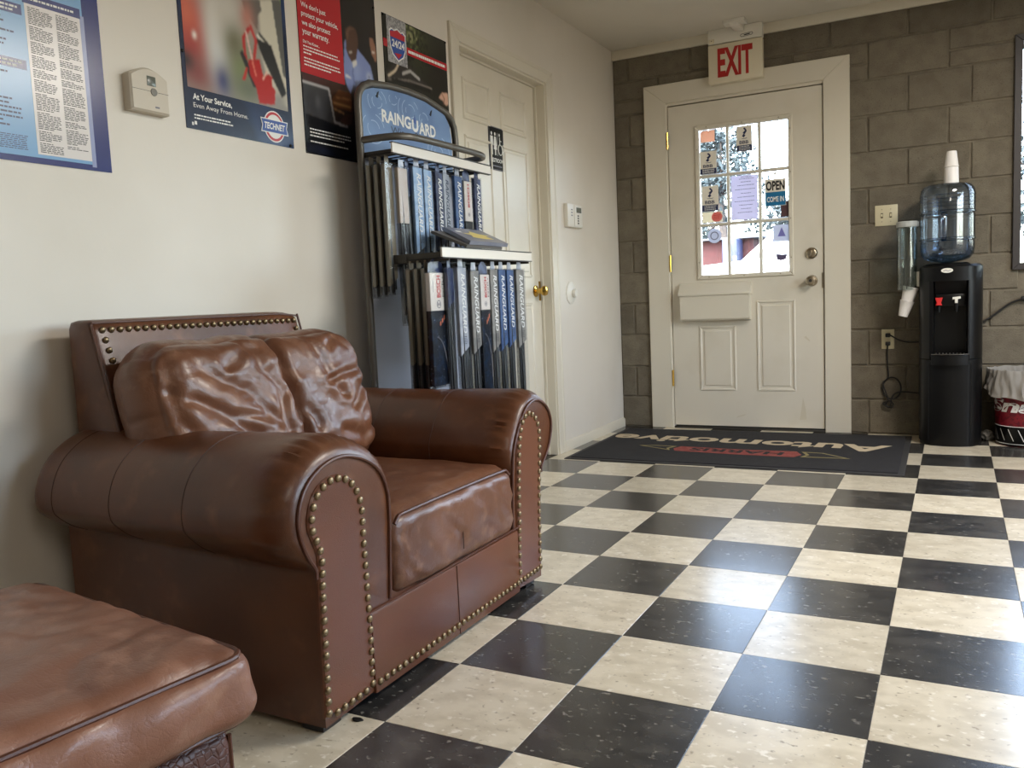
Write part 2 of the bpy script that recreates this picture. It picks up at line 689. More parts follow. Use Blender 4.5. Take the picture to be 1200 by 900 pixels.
RW.box(ROOM_X, ROOM_X + .15, 1.35, 3.85, 2.15, CEIL)
wall_right = tag(RW.obj('wall_right', m_wall), kind='structure')
ceiling = tag(MB().box(-.12, ROOM_X + .15, ROOM_Y0 - .12, ROOM_Y1 + .2, CEIL, CEIL + .1).obj('ceiling', m_ceil), kind='structure')

# ------------------------------------------------------------------ door wall of concrete blocks
Y1 = ROOM_Y1
DX0, DX1, DZ1 = 0.335, 1.295, 2.05            # rough opening of the entrance door
WX0, WX1, WZ0, WZ1 = 2.262, 4.30, 0.945, 2.093  # opening of the shop window
BW = MB()
BW.box(0, DX0, Y1 + .008, Y1 + .2, -.0032, CEIL)
BW.box(DX0, DX1, Y1 + .008, Y1 + .2, DZ1, CEIL)
BW.box(DX1, WX0, Y1 + .008, Y1 + .2, -.0032, CEIL)
BW.box(WX0, WX1, Y1 + .008, Y1 + .2, -.0032, WZ0)
BW.box(WX0, WX1, Y1 + .008, Y1 + .2, WZ1, CEIL)
BW.box(WX1, ROOM_X, Y1 + .008, Y1 + .2, -.0032, CEIL)
wall_back = tag(BW.obj('wall_back', m_mortar), kind='structure')
_blk = {}
J = 0.0052
rb = random.Random(11)


def block(x0, x1, z0, z1):
    w, h = x1 - x0 - 2 * J, z1 - z0 - 2 * J
    if w < .015 or h < .015:
        return
    key = (round(w, 3), round(h, 3))
    if key not in _blk:
        _blk[key] = MB().prism([(-w / 2, -h / 2), (w / 2, -h / 2), (w / 2, h / 2), (-w / 2, h / 2)], lambda p, q, d: (p, d, q), 0.026, 0.0, 0.004).mesh('block', m_block)
    o = bpy.data.objects.new('concrete_block', _blk[key])
    o.location = ((x0 + x1) / 2, Y1 + rb.uniform(-.0012, .0012), (z0 + z1) / 2)
    COL.objects.link(o)
    o.parent = wall_back


def course(z0, z1, joints, split=None):
    """one course of blocks, cut where the openings are"""
    edges = [0.0] + [j for j in joints if 0.02 < j < ROOM_X - .02] + [ROOM_X]
    for a, b in zip(edges, edges[1:]):
        for za, zb in ([(z0, split), (split, z1)] if split and not (1.5 < (a + b) / 2 < 1.93) else [(z0, z1)]):
            segs = [(a, b)]
            for ox0, ox1, oz0, oz1 in ((DX0, DX1, 0, DZ1), (WX0, WX1, WZ0, WZ1)):
                if zb <= oz0 + .03 or za >= oz1 - .03:
                    continue
                ns = []
                for p, q in segs:
                    if q <= ox0 or p >= ox1:
                        ns.append((p, q))
                    else:
                        if p < ox0:
                            ns.append((p, ox0))
                        if q > ox1:
                            ns.append((ox1, q))
                segs = ns
            for p, q in segs:
                z0c, z1c = za, zb
                for ox0, ox1, oz0, oz1 in ((DX0, DX1, 0, DZ1), (WX0, WX1, WZ0, WZ1)):
                    if p < ox1 - .01 and q > ox0 + .01:
                        if za < oz0 < zb:
                            z1c = oz0
                        if za < oz1 < zb:
                            z0c = oz1
                block(p, q, z0c, z1c)


P = 0.4045
jA = [0.100 + P * k for k in range(13)]
jB = [1.514 + P * k for k in range(-4, 10)]
zs = [0, .2, .4, .607, .809, 1.004, 1.21, 1.411, 1.611, 1.814, 2.013]
for k in range(10):
    js = list(jA) if k % 2 else list(jB)
    if k % 2 and k >= 7:
        js = [j for j in js if not 2.0 < j < 2.2] + [2.028]
        js.sort()
    course(zs[k], zs[k + 1], js)
course(2.013, 2.222, jB, split=2.104)
course(2.222, CEIL, [0.102 + P * k for k in range(13)])

trim_1 = tag(MB().box(0, ROOM_X, Y1 - .016, Y1 + .006, 2.361, CEIL, .003).obj('trim_1', m_trim), kind='structure')
bb = MB().prism([(0, 0), (.013, 0), (.013, .046), (.006, .056), (0, .058)], lambda p, q, h: (p, h, q), 4.322, Y1 - .001)
tag(bb.obj('baseboard_left', m_trim), kind='structure')
bb = MB().prism([(0, 0), (.013, 0), (.013, .046), (.006, .056), (0, .058)], lambda p, q, h: (p, h, q), ROOM_Y0, 3.268)
tag(bb.obj('baseboard_left', m_trim), kind='structure')


def mitred(mb, x0, x1, z1, w, wtop, fn, a, b, bev=.003, z0=0.0):
    """three mitred boards round an opening (outer edges x0, x1, z1); returns three polygons"""
    L = [(x0, z0), (x0 + w, z0), (x0 + w, z1 - wtop), (x0, z1)]
    R = [(x1 - w, z0), (x1, z0), (x1, z1), (x1 - w, z1 - wtop)]
    Tp = [(x0, z1), (x0 + w, z1 - wtop), (x1 - w, z1 - wtop), (x1, z1)]
    return [MB().prism(p, fn, a, b, bev) for p in (L, R, Tp)]


# ------------------------------------------------------------------ entrance door (door_1)
door_1 = thing('door_1', (0.815, Y1, 0), kind='structure')
for mb in mitred(None, 0.207, 1.421, 2.165, .142, .118, lambda p, q, h: (p, h, q), Y1 + .006, Y1 - .02):
    mb.obj('casing', m_trim, door_1)
jm = MB()
jm.box(.335, .353, Y1 - .005, Y1 + .16, 0, 2.05)
jm.box(1.277, 1.295, Y1 - .005, Y1 + .16, 0, 2.05)
jm.box(.353, 1.277, Y1 - .005, Y1 + .16, 2.03, 2.05)
jm.box(.353, .368, Y1 + .042, Y1 + .075, 0.012, 2.03)
jm.box(1.262, 1.277, Y1 + .042, Y1 + .075, 0.012, 2.03)
jm.box(.353, 1.277, Y1 + .042, Y1 + .075, 2.012, 2.03)
jm.obj('door_frame', m_trim, door_1)
MB().box(.353, 1.277, Y1 - .01, Y1 + .16, 0, .012, .003).obj('threshold', m_steel_d, door_1)
MB().box(.36, 1.272, Y1 + .002, Y1 + .012, .0125, .02).obj('door_sweep', m_rubber, door_1)
LX0, LX1, LZ0, LZ1 = .3575, 1.2725, .021, 2.022
FY = Y1 - .006                                  # room face of the leaf
GX0, GX1, GZ0, GZ1 = .548, 1.088, .968, 1.862
lf = MB()
for bx in ((LX0, GX0, LZ0, LZ1), (GX1, LX1, LZ0, LZ1), (GX0, GX1, LZ0, GZ0), (GX0, GX1, GZ1, LZ1)):
    lf.box(bx[0], bx[1], FY, FY + .044, bx[2], bx[3])
leaf = lf.obj('door_leaf', m_door, door_1)


def ring(mb, x0, x1, z0, z1, w, fn, base, top, bev):
    o = [(x0, z0), (x1, z0), (x1, z1), (x0, z1)]
    i_ = [(x0 + w, z0 + w), (x1 - w, z0 + w), (x1 - w, z1 - w), (x0 + w, z1 - w)]
    for k in range(4):
        j = (k + 1) % 4
        mb.prism([o[k], o[j], i_[j], i_[k]], fn, base, top, bev)


FB = lambda p, q, h: (p, h, q)
mb = MB()
ring(mb, .527, 1.106, .944, 1.884, .026, FB, FY + .001, FY - .012, .005)
gf = mb.obj('glazing_frame', m_trim, leaf)
sx = [.553, .7255, .915, 1.083]
gx = [(GX0, .716), (.735, .906), (.925, GX1)]
gz = [(GZ0, 1.268), (1.288, 1.565), (1.585, GZ1)]
for c in (.7255, .9155):
    MB().prism([(c - .011, 0), (c - .006, .012), (c + .006, .012), (c + .011, 0)], lambda p, q, h: (p, FY + .004 - q, h), GZ0, GZ1).obj('glazing_bar', m_trim, leaf)
for c in (1.278, 1.575):
    MB().prism([(c - .011, 0), (c - .006, .0115), (c + .006, .0115), (c + .011, 0)], lambda p, q, h: (h, FY + .004 - q, p), GX0, GX1).obj('glazing_bar', m_trim, leaf)
xs = [GX0 + .001, .7255, .9155, GX1 - .001]
zz = [GZ0 + .001, 1.278, 1.575, GZ1 - .001]
for a in range(3):
    for b in range(3):
        MB().box(xs[a] + .0005, xs[a + 1] - .0005, FY + .006, FY + .010, zz[b] + .0005, zz[b + 1] - .0005).obj('window_pane', m_glass, leaf)
scr = MB().lathe([(.0001, 0), (.004, 0), (.004, -.001), (.002, -.0016)], (0, 0, 0), 10, 'y').mesh('screw', m_nickel)
for px, pz in ((.60, 1.871), (.815, 1.871), (1.03, 1.871), (.54, 1.74), (.54, 1.26), (.54, 1.05), (1.093, 1.80), (1.093, 1.55), (1.093, 1.28), (1.093, 1.05), (.60, .957), (.815, .957), (1.03, .957)):
    o = bpy.data.objects.new('screw', scr)
    o.location = Vector((px, FY - .012, pz)) - origin_of(door_1)
    COL.objects.link(o)
    o.parent = leaf


def raised_panel(x0, x1, z0, z1, fn, face, sgn, parent, mat, name='raised_panel'):
    mb = MB()
    ring(mb, x0, x1, z0, z1, .016, fn, face - sgn * .001, face + sgn * .006, .005)
    w = .030
    mb.prism([(x0 + w, z0 + w), (x1 - w, z0 + w), (x1 - w, z1 - w), (x0 + w, z1 - w)], fn, face - sgn * .001, face + sgn * .005, .0045)
    return mb.obj(name, mat, parent)


raised_panel(.528, .757, .245, .652, FB, FY, -1, leaf, m_door)
raised_panel(.884, 1.112, .245, .800, FB, FY, -1, leaf, m_door)
for z in (1.815, 1.055, .325):
    mb = MB()
    mb.box(.346, .3585, FY - .0125, FY - .003, z - .05, z + .05, .001)
    mb.tube([(.356, FY - .016, z - .052), (.356, FY - .016, z + .052)], .006, 10)
    mb.obj('hinge', m_brass, door_1)
for nm, z in (('deadbolt', 1.067), ('door_knob', .905)):
    mb = MB()
    if nm == 'deadbolt':
        mb.lathe([(.001, 0), (.033, 0), (.033, -.010), (.027, -.018), (.022, -.020), (.001, -.020)], (1.208, FY, z), 28, 'y')
    else:
        mb.lathe([(.001, 0), (.033, 0), (.031, -.008), (.014, -.012), (.013, -.030), (.024, -.036), (.029, -.048), (.026, -.060), (.016, -.064), (.001, -.064)], (1.208, FY, z), 28, 'y')
    kn = mb.obj(nm, m_nickel, leaf)
    if nm == 'deadbolt':
        MB().box(1.204, 1.212, FY - .034, FY - .019, z - .014, z + .014, .003).obj('turn_piece', m_nickel, leaf)
    else:
        MB().lathe([(.001, 0), (.009, 0), (.009, -.0015), (.001, -.0015)], (1.208, FY - .0635, z), 14, 'y').obj('key_cylinder', m_steel_d, leaf)
MB().box(1.262, 1.2745, FY - .0006, FY + .03, .86, .95).obj('latch_plate', m_nickel, leaf)
# letter box on the inside of the leaf
prof = [(0, .684), (-.052, .690), (-.060, .70), (-.060, .845), (0, .845)]
mb = MB().prism(prof, lambda p, q, h: (h, FY + p, q), .424, .852)
lb = mb.obj('letter_box', m_trim, leaf)
hood = [(0, .922), (-.018, .919), (-.068, .856), (-.068, .846), (-.060, .844), (0, .844)]
MB().prism(hood, lambda p, q, h: (h, FY + p, q), .414, .858).obj('letter_box_lid', m_trim, leaf)
# scuffs low on the door leaf (old dirt with a shape of its own)
m_scuff = M('scuff_dirt', srgb(206, 197, 177), 0.6)
for pts in ([(1.13, .07), (1.17, .075), (1.165, .14), (1.15, .21), (1.14, .13)], [(.75, .075), (.80, .09), (.81, .1), (.76, .085)], [(1.16, .57), (1.19, .545), (1.195, .55), (1.17, .58)]):
    MB().prism(pts, FB, FY + .001, FY - .0004).obj('scuff_mark', m_scuff, leaf)

# ------------------------------------------------------------------ restroom door (door_2) in the left wall
door_2 = thing('door_2', (0, 3.795, 0), kind='structure')
FL = lambda p, q, h: (h, p, q)
for y0, w, mk in ((3.278, .066, 0),):
    for mb in mitred(None, 3.276, 4.324, 2.082, .074, .066, FL, -.002, .013):
        mb.obj('casing', m_trim, door_2)
# raised outer bead of the casing
for mb in mitred(None, 3.272, 4.328, 2.086, .022, .022, FL, .0, .0165, .004):
    mb.obj('casing_bead', m_trim, door_2)
jm = MB()
jm.box(-.118, .002, 3.335, 3.352, 0, 2.020)
jm.box(-.118, .002, 4.238, 4.255, 0, 2.020)
jm.box(-.118, .002, 3.352, 4.238, 2.006, 2.022)
jm.box(-.058, -.045, 4.228, 4.238, 0, 2.006)
jm.box(-.058, -.045, 3.352, 3.362, 0, 2.006)
jm.box(-.058, -.045, 3.362, 4.228, 1.996, 2.006)
jm.obj('door_frame', m_trim, door_2)
leaf2 = MB().box(-.10, -.06, 3.355, 4.235, .008, 2.003).obj('door_leaf', m_door, door_2)
for y0, y1 in ((3.475, 3.735), (3.84, 4.125)):
    for z0, z1 in ((1.715, 1.905), (.985, 1.645), (.20, .85)):
        raised_panel(y0, y1, z0, z1, FL, -.06, 1, leaf2, m_door)
mb = MB().lathe([(.001, 0), (.032, 0), (.030, .006), (.013, .010), (.012, .034), (.024, .042), (.028, .054), (.024, .066), (.012, .070), (.001, .070)], (-.06, 4.165, .912), 28, 'x')
mb.obj('door_knob', m_brass, leaf2)
MB().box(-.0602, -.0588, 4.205, 4.2352, .86, .965).obj('latch_plate', m_brass, leaf2)

# ------------------------------------------------------------------ shop window (window_1) beside the cooler, and one in the right wall (window_2)
m_frame = M('dark_frame', srgb(58, 54, 54), 0.45)


def shop_window(name, fn, a0, a1, z0, z1, face, back, org, mull):
    w = thing(name, org, kind='structure')
    mb = MB()
    ring(mb, a0, a1, z0, z1, .036, fn, back, face, .003)
    mb.obj('window_frame', m_frame, w)
    for c in mull:
        MB().prism([(c - .02, z0 + .036), (c + .02, z0 + .036), (c + .02, z1 - .036), (c - .02, z1 - .036)], fn, back, face, .003).obj('mullion', m_frame, w)
    cuts = [a0 + .036] + list(mull) + [a1 - .036]
    for p, q in zip(cuts, cuts[1:]):
        mid = (face + back) / 2
        MB().prism([(p, z0 + .03), (q, z0 + .03), (q, z1 - .03), (p, z1 - .03)], fn, mid - .002, mid + .002).obj('window_pane', m_glass, w)
    return w


shop_window('window_1', FB, 2.228, 4.334, .911, 2.127, Y1 - .022, Y1 + .06, (3.28, Y1, .911), (3.28,))
shop_window('window_2', FL, 1.33, 3.87, .88, 2.17, ROOM_X - .02, ROOM_X + .06, (ROOM_X, 2.6, .88), (2.6,))

# ------------------------------------------------------------------ ceiling lamps (fluorescent, above and behind the camera)
m_diff = M('lamp_diffuser', (0.9, 0.88, 0.84), 0.5, emit=((1.0, 0.90, 0.76), 1.5))
for k, (lx, ly) in enumerate(((3.0, 3.1), (3.1, -0.3))):
    t = thing('ceiling_light', (lx, ly, CEIL), ('ceiling lamp above the middle of the checkered floor', 'ceiling lamp at the near end of the room')[k], 'lamp', 'ceiling lamps')
    mb = MB()
    ring(mb, lx - .31, lx + .31, ly - .61, ly + .61, .03, lambda p, q, h: (p, q, h), CEIL, CEIL - .05, .004)
    mb.obj('lamp_frame', m_white, t)
    MB().box(lx - .28, lx + .28, ly - .58, ly + .58, CEIL - .035, CEIL - .03).obj('diffuser', m_diff, t)
    d = bpy.data.lights.new('lamp_light', 'AREA')
    d.shape, d.size, d.size_y = 'RECTANGLE', .55, 1.15
    d.energy = LAMP_POWER * (1.0, .2)[k]
    d.color = (1.0, 0.94, 0.86)
    lo = bpy.data.objects.new('lamp_light', d)
    lo.location = (0, 0, -.055)
    COL.objects.link(lo)
    lo.parent = t

# ------------------------------------------------------------------ armchair
AX = 0.835
NEAR_W = [(1.266, .021), (1.268, .352), (1.238, .402), (1.226, .46), (1.249, .516), (1.303, .552), (1.369, .562), (1.436, .545), (1.487, .512), (1.514, .464), (1.518, .409), (1.51, .292), (1.500, .196), (1.495, .03)]
FAR_W = [(2.280, .021), (2.305, .358), (2.365, .413), (2.389, .479), (2.362, .534), (2.296, .565), (2.231, .555), (2.183, .515), (2.145, .464), (2.125, .409), (2.112, .30), (2.105, .196), (2.105, .03)]
chair = thing('armchair', (0.45, 1.80, 0), 'brown leather rolled-arm armchair with brass nail trim against the left wall', 'armchair')


def arm_outline(W):
    lo = spline([W[0], W[1]], 14)
    sc_ = spline(W[1:-2], 10)
    return [tuple(p) for p in lo[:-1]] + [tuple(p) for p in sc_] + [tuple(p) for p in spline(W[-2:], 8)[1:]]


def arm_weights(out, W):
    """how far the padded roll swells beyond the front welt at each outline point"""
    ws = []
    cz = W[1][1]
    for (y, z) in out:
        ws.append(max(0.0, min(1.0, (z - cz + .01) / .09)))
    return ws


def normals2(out):
    n = len(out)
    res_ = []
    for i in range(n):
        a, b = Vector(out[max(i - 1, 0)]), Vector(out[min(i + 1, n - 1)])
        t = (b - a).normalized()
        res_.append(Vector((-t.y, t.x)))
    return res_


def build_arm(W, outer_sign, panel_pts):
    out = [tuple(p) for p in resample([Vector(p) for p in arm_outline(W)], .008)]
    ws = arm_weights(out, W)
    ns = normals2(out)
    if ns[len(out) // 2].y < 0:
        ns = [-v for v in ns]
    xs_ = [.072, .073, .078, .088, .10] + [.10 + .64 * k / 40 for k in range(1, 41)] + [.755, .77, .782, .794, .804, .813, .821, .828, .833, AX]
    rows = []
    for x in xs_:
        if x > .755:
            s = math.sqrt(max(0, 1 - ((x - .755) / (AX - .755)) ** 2))
        elif x < .10:
            s = .45 + .55 * math.sqrt(max(0, 1 - ((.10 - x) / .03) ** 2))
        else:
            s = 1.0
        row = []
        for i, (p, n, w) in enumerate(zip(out, ns, ws)):
            # gathers of the leather close to the front welt
            g = math.exp(-((x - .79) / .028) ** 2) * w
            pleat = .0030 * g * sin(i * 2.1 + 1.3 * sin(i * .7)) + .0014 * g * sin(i * 3.7)
            soft = .002 * mnoise.noise(Vector((x * 7, p[0] * 7, p[1] * 7)))
            sag = .004 * sin(pi * min(max((x - .1) / .65, 0), 1)) * -w
            d = (.034 if outer_sign > 0 else .046) * w * s + pleat + (soft + sag) * s
            zz0, zb_ = p[1], W[1][1]
            outer = (p[0] < W[6][0]) if outer_sign < 0 else (p[0] > W[6][0])
            lift = 0.0
            if outer:                                   # the roll hangs lower towards its front end
                k_ = zz0 / zb_ if zz0 < zb_ else max(0.0, 1 - (zz0 - zb_) / .13)
                lift = .030 * k_ * max(0.0, 1 - (x - .07) / .76)
            row.append((x, p[0] + n.x * d, p[1] + n.y * d + lift))
        rows.append(row)
    mb = MB()
    n = len(out)
    mb.add([v for r in rows for v in r], [(i * n + j, i * n + j + 1, (i + 1) * n + j + 1, (i + 1) * n + j) for i in range(len(rows) - 1) for j in range(n - 1)])
    k = len(mb.v)
    mb.add(rows[0], [tuple(range(n))])
    mb.add(rows[-1], [tuple(range(n))])
    bot = [(r[0], r[-1]) for r in rows]
    mb.add([v for ab in bot for v in ab], [(2 * i, 2 * i + 1, 2 * i + 3, 2 * i + 2) for i in range(len(rows) - 1)])
    arm = mb.obj('arm', m_leather, chair, sharp=50, weld=.00005)
    # welt cord round the front face, from the outer foot of the scroll to the inner end
    i0 = min(range(n), key=lambda i: (Vector(out[i]) - Vector(W[1])).length)
    i1 = max(i for i in range(n) if out[i][1] > .20)
    MB().tube([(AX + .002, out[i][0] + ns[i].x * .001, out[i][1] + ns[i].y * .001) for i in range(i0 - 2, i1)], .0045, 8).obj('welt', m_pipe, arm)
    # the stitched seams across the roll
    for sxx in (.155, .345, .565):
        q_ = min(range(len(xs_)), key=lambda k: abs(xs_[k] - sxx))
        MB().tube([(v[0], v[1] + ns[i].x * .0002, v[2] + ns[i].y * .0002) for i, v in enumerate(rows[q_]) if i0 <= i < i1], .0010, 5).obj('seam', m_seam, arm)
    panel = MB().prism(panel_pts, lambda p, q, h: (h, p, q), AX - .004, AX + .006, .004).obj('front_panel', m_leather_p, arm)
    return arm, panel


NEAR_N = [(1.271, .052), (1.274, .187), (1.277, .3), (1.280, .375), (1.268, .412), (1.258, .439), (1.261, .467), (1.273, .493), (1.293, .511), (1.320, .522), (1.348, .522), (1.374, .513), (1.395, .495), (1.409, .469), (1.416, .442), (1.416, .386), (1.417, .325), (1.418, .238), (1.420, .183), (1.418, .1), (1.417, .052)]
FAR_N = [(2.264, .055), (2.272, .235), (2.284, .356), (2.291, .436), (2.291, .473), (2.279, .504), (2.251, .527), (2.222, .534), (2.192, .520), (2.172, .49), (2.158, .44), (2.148, .36), (2.142, .28), (2.138, .204), (2.132, .126), (2.130, .055)]


def outset_panel(N, d, zb):
    pts = [tuple(p) for p in spline(N, 4)]
    q = inset(pts, -d)
    return [(a, max(b, zb)) for a, b in q]


arm_n, panel_n = build_arm(NEAR_W, -1, outset_panel(NEAR_N, .009, .022))
arm_f, panel_f = build_arm(FAR_W, 1, outset_panel(FAR_N, .009, .022))

nail_me = MB().lathe([(.0088, 0), (.0086, .0018), (.0073, .0042), (.0043, .0059), (.0005, .0065)], (0, 0, 0), 10, 'x').mesh('nail', m_nail, sharp=60)
_co = origin_of(chair)


def nail(x, y, z, parent, ry=0.0):
    o = bpy.data.objects.new('nail_head', nail_me)
    o.location = Vector((x, y, z)) - _co
    o.rotation_euler = (0, -ry, 0)
    COL.objects.link(o)
    o.parent = parent


for p in resample(spline(NEAR_N, 6), .0243):
    nail(AX + .006, p.x, p.y, panel_n)
for p in resample(spline(FAR_N, 6), .0243):
    nail(AX + .006, p.x, p.y, panel_f)
# body of the chair: sides, front rail
mb = MB()
mb.box(.10, .83, 1.29, 2.27, .024, .225, .006)
body = mb.obj('base', m_leather, chair)
rail = MB().box(.815, .842, 1.428, 2.128, .021, .206, .006).obj('front_rail', m_leather_p, chair)
MB().tube([(.8425, 1.785, .024), (.8425, 1.783, .204)], .0013, 6).obj('seam', m_seam, rail)
MB().tube([(.838, 1.422, .206), (.838, 2.13, .212)], .003, 6).obj('welt', m_pipe, rail)
for p in resample([Vector((1.443, .046)), Vector((2.112, .052))], .0243):
    nail(.842, p.x, p.y, rail)
for p in resample([Vector((1.297, .043)), Vector((1.393, .045))], .0243):
    nail(AX + .006, p.x, p.y, panel_n)
for p in resample([Vector((2.154, .052)), Vector((2.243, .054))], .0243):
    nail(AX + .006, p.x, p.y, panel_f)
for fx, fy in ((.79, 1.305), (.79, 2.235), (.14, 1.305), (.14, 2.235)):
    MB().prism([(fx - .028, fy - .028), (fx + .028, fy - .028), (fx + .028, fy + .028), (fx - .028, fy + .028)], lambda p, q, h: (p, q, h), .026, 0.0, .004).obj('foot', m_foot, chair)
# backrest: a slab that leans back, nails along the top and down both front edges
bk = [(.062, .03), (.062, .845), (.068, .862), (.08, .868), (.135, .866), (.150, .857), (.210, .634), (.25, .42), (.25, .03)]


def back_pt(u, v):
    """front plane of the backrest at height v, along y=u"""
    return .150 + (.857 - v) * (.06 / .223)


mb = MB()
ys_ = [1.318, 1.322, 1.332] + [1.332 + (2.018 - 1.332) * k / 24 for k in range(1, 24)] + [2.018, 2.028, 2.032]
bkf = [tuple(p) for p in resample([Vector(p) for p in bk], .02)]
nb = len(bkf)
rows = []
for y in ys_:
    e = min(y - 1.318, 2.032 - y)
    d = .010 * (1 - math.sqrt(max(0, 1 - (1 - min(e / .014, 1)) ** 2)))
    q = inset(bkf, d) if d > 1e-5 else bkf
    droop = .012 * max(0, (y - 1.95) / .08) ** 2
    rows.append([(a, y, b - (droop if b > .8 else 0)) for a, b in q])
mb.add([v for r in rows for v in r], [(i * nb + j, i * nb + (j + 1) % nb, (i + 1) * nb + (j + 1) % nb, (i + 1) * nb + j) for i in range(len(rows) - 1) for j in range(nb)])
mb.add(rows[0], [tuple(range(nb))])
mb.add(rows[-1], [tuple(range(nb))])
back = mb.obj('backrest', m_leather, chair, sharp=50, weld=.00005)
for y in (1.3195, 2.0305):
    MB().tube([(.150 + .001, y, .857), (.210, y, .634), (.25, y, .45)], .0035, 6).obj('welt', m_pipe, back)
MB().tube([(.150, 1.322, .860), (.150, 1.95, .860), (.150, 2.028, .852)], .003, 6).obj('welt', m_pipe, back)
for p in resample([Vector((1.345, .842)), Vector((2.008, .838))], .0245):
    nail(back_pt(p.x, p.y) + .001, p.x, p.y, back, radians(-15))
for k in range(1, 4):
    nail(back_pt(0, .842 - .0245 * k) + .001, 1.345 + .002 * k, .842 - .0245 * k, back, radians(-15))
    nail(back_pt(0, .838 - .0245 * k) + .001, 2.010, .838 - .0245 * k, back, radians(-15))
# inner side boards that carry the back cushion between the arms
MB().box(.10, .24, 1.30, 2.26, .20, .52, .02, 3).obj('inner_back', m_leather, chair)


def ridge(p):
    return 1.0 - abs(mnoise.noise(p)) * 2.0


def soft_box(c, h, r, nx, ny, nz, fn=None, rot=None):
    """a rounded, padded box as one closed skin; fn(q, n) returns an outward shift for unit-cube point q"""
    mb = MB()
    C = Vector(c)

    def pt(a):
        q = Vector((max(-h[0] + r, min(h[0] - r, a[0])), max(-h[1] + r, min(h[1] - r, a[1])), max(-h[2] + r, min(h[2] - r, a[2]))))
        d = Vector(a) - q
        if d.length < 1e-9:
            return Vector(a), Vector((0, 0, 1))
        n = d.normalized()
        return q + n * r, n

    def emit(f, nu, nv):
        def g(u, v):
            a = f(u * 2 - 1, v * 2 - 1)
            p, n = pt(a)
            if fn:
                p = p + fn(Vector((a[0] / h[0], a[1] / h[1], a[2] / h[2])), n, p)
            if rot:
                p = rot @ p
            return tuple(C + p)
        mb.grid(g, nu, nv)

    emit(lambda u, v: (u * h[0], v * h[1], h[2]), nx, ny)
    emit(lambda u, v: (u * h[0], v * h[1], -h[2]), nx, ny)
    emit(lambda u, v: (h[0], u * h[1], v * h[2]), ny, nz)
    emit(lambda u, v: (-h[0], u * h[1], v * h[2]), ny, nz)
    emit(lambda u, v: (u * h[0], h[1], v * h[2]), nx, nz)
    emit(lambda u, v: (u * h[0], -h[1], v * h[2]), nx, nz)
    return mb


# seat cushion
def seat_fn(q, n, p):
    crown = .022 * (1 - q.x ** 4) * (1 - q.y ** 4) if q.z > .2 else 0
    w = .0035 * ridge(Vector((p.x * 9, p.y * 7, p.z * 7))) + .0025 * mnoise.noise(p * 22)
    if q.x > .9:
        w += .011 * ridge(Vector((p.y * 13 + p.z * 12, p.z * 4, 2.2))) * (1 - q.z ** 2) - .004
        w -= .006 * math.exp(-((p.y - .0) / .006) ** 2)
    return Vector((0, 0, crown)) + n * w


sc = (.522, 1.808, .303)
sh = (.328, .290, .098)
seat = soft_box(sc, sh, .034, 46, 44, 18, seat_fn).obj('seat_cushion', m_leather2, chair, sharp=80, weld=.0004)
ol = []
for k in range(61):
    y = -1 + 2 * k / 60
    ol.append((sc[0] + sh[0] - .0085, sc[1] + y * (sh[1] - .012), sc[2] + sh[2] - .0075 + .003 * (1 - y ** 4) - .016 * max(0, abs(y) - .93) / .07))
MB().tube(ol, .0045, 8).obj('piping', m_pipe, seat)
MB().tube([(sc[0] + sh[0] + .0015, sc[1] - .0, sc[2] + .07 - .13 * k / 8) for k in range(9)], .0016, 6).obj('seam', m_seam, seat)


# back cushion: two pads with a deep seam between them, creased worn leather
def _c(*pts):
    return [((a - 345) / 425 - 1, 1 - (b - 150) / 235) for a, b in pts]


CREASES = [(_c((600, 470), (500, 385), (390, 300)), .050, .011), (_c((735, 470), (742, 350), (690, 250), (640, 190)), .040, .012),
           (_c((700, 430), (600, 335), (470, 250)), .045, .008), (_c((860, 480), (800, 360), (740, 280)), .040, .009),
           (_c((650, 420), (540, 400), (440, 330)), .030, .006), (_c((1010, 390), (960, 300), (930, 200)), .040, .009),
           (_c((960, 345), (1060, 320), (1150, 290)), .035, .008), (_c((1050, 440), (1120, 370), (1190, 350)), .04, .008),
           (_c((420, 440), (385, 330), (400, 220)), .035, .007), (_c((790, 440), (770, 300), (800, 200)), .03, .006),
           (_c((560, 250), (660, 215), (760, 220)), .035, .006), (_c((1000, 230), (1060, 200), (1110, 240)), .03, .005),
           (_c((680, 520), (560, 560), (420, 540)), .05, .010), (_c((980, 520), (1080, 540), (1170, 500)), .05, .010)]


def seg_dist(y, z, pts):
    best, at = 9.0, 0
    n = len(pts) - 1
    for i in range(n):
        (a, b), (c, d) = pts[i], pts[i + 1]
        dx, dz = c - a, d - b
        t = max(0, min(1, ((y - a) * dx + (z - b) * dz) / (dx * dx + dz * dz)))
        e = math.hypot(y - a - t * dx, (z - b - t * dz) * .6)
        if e < best:
            best, at = e, (i + t) / n
    return best, at


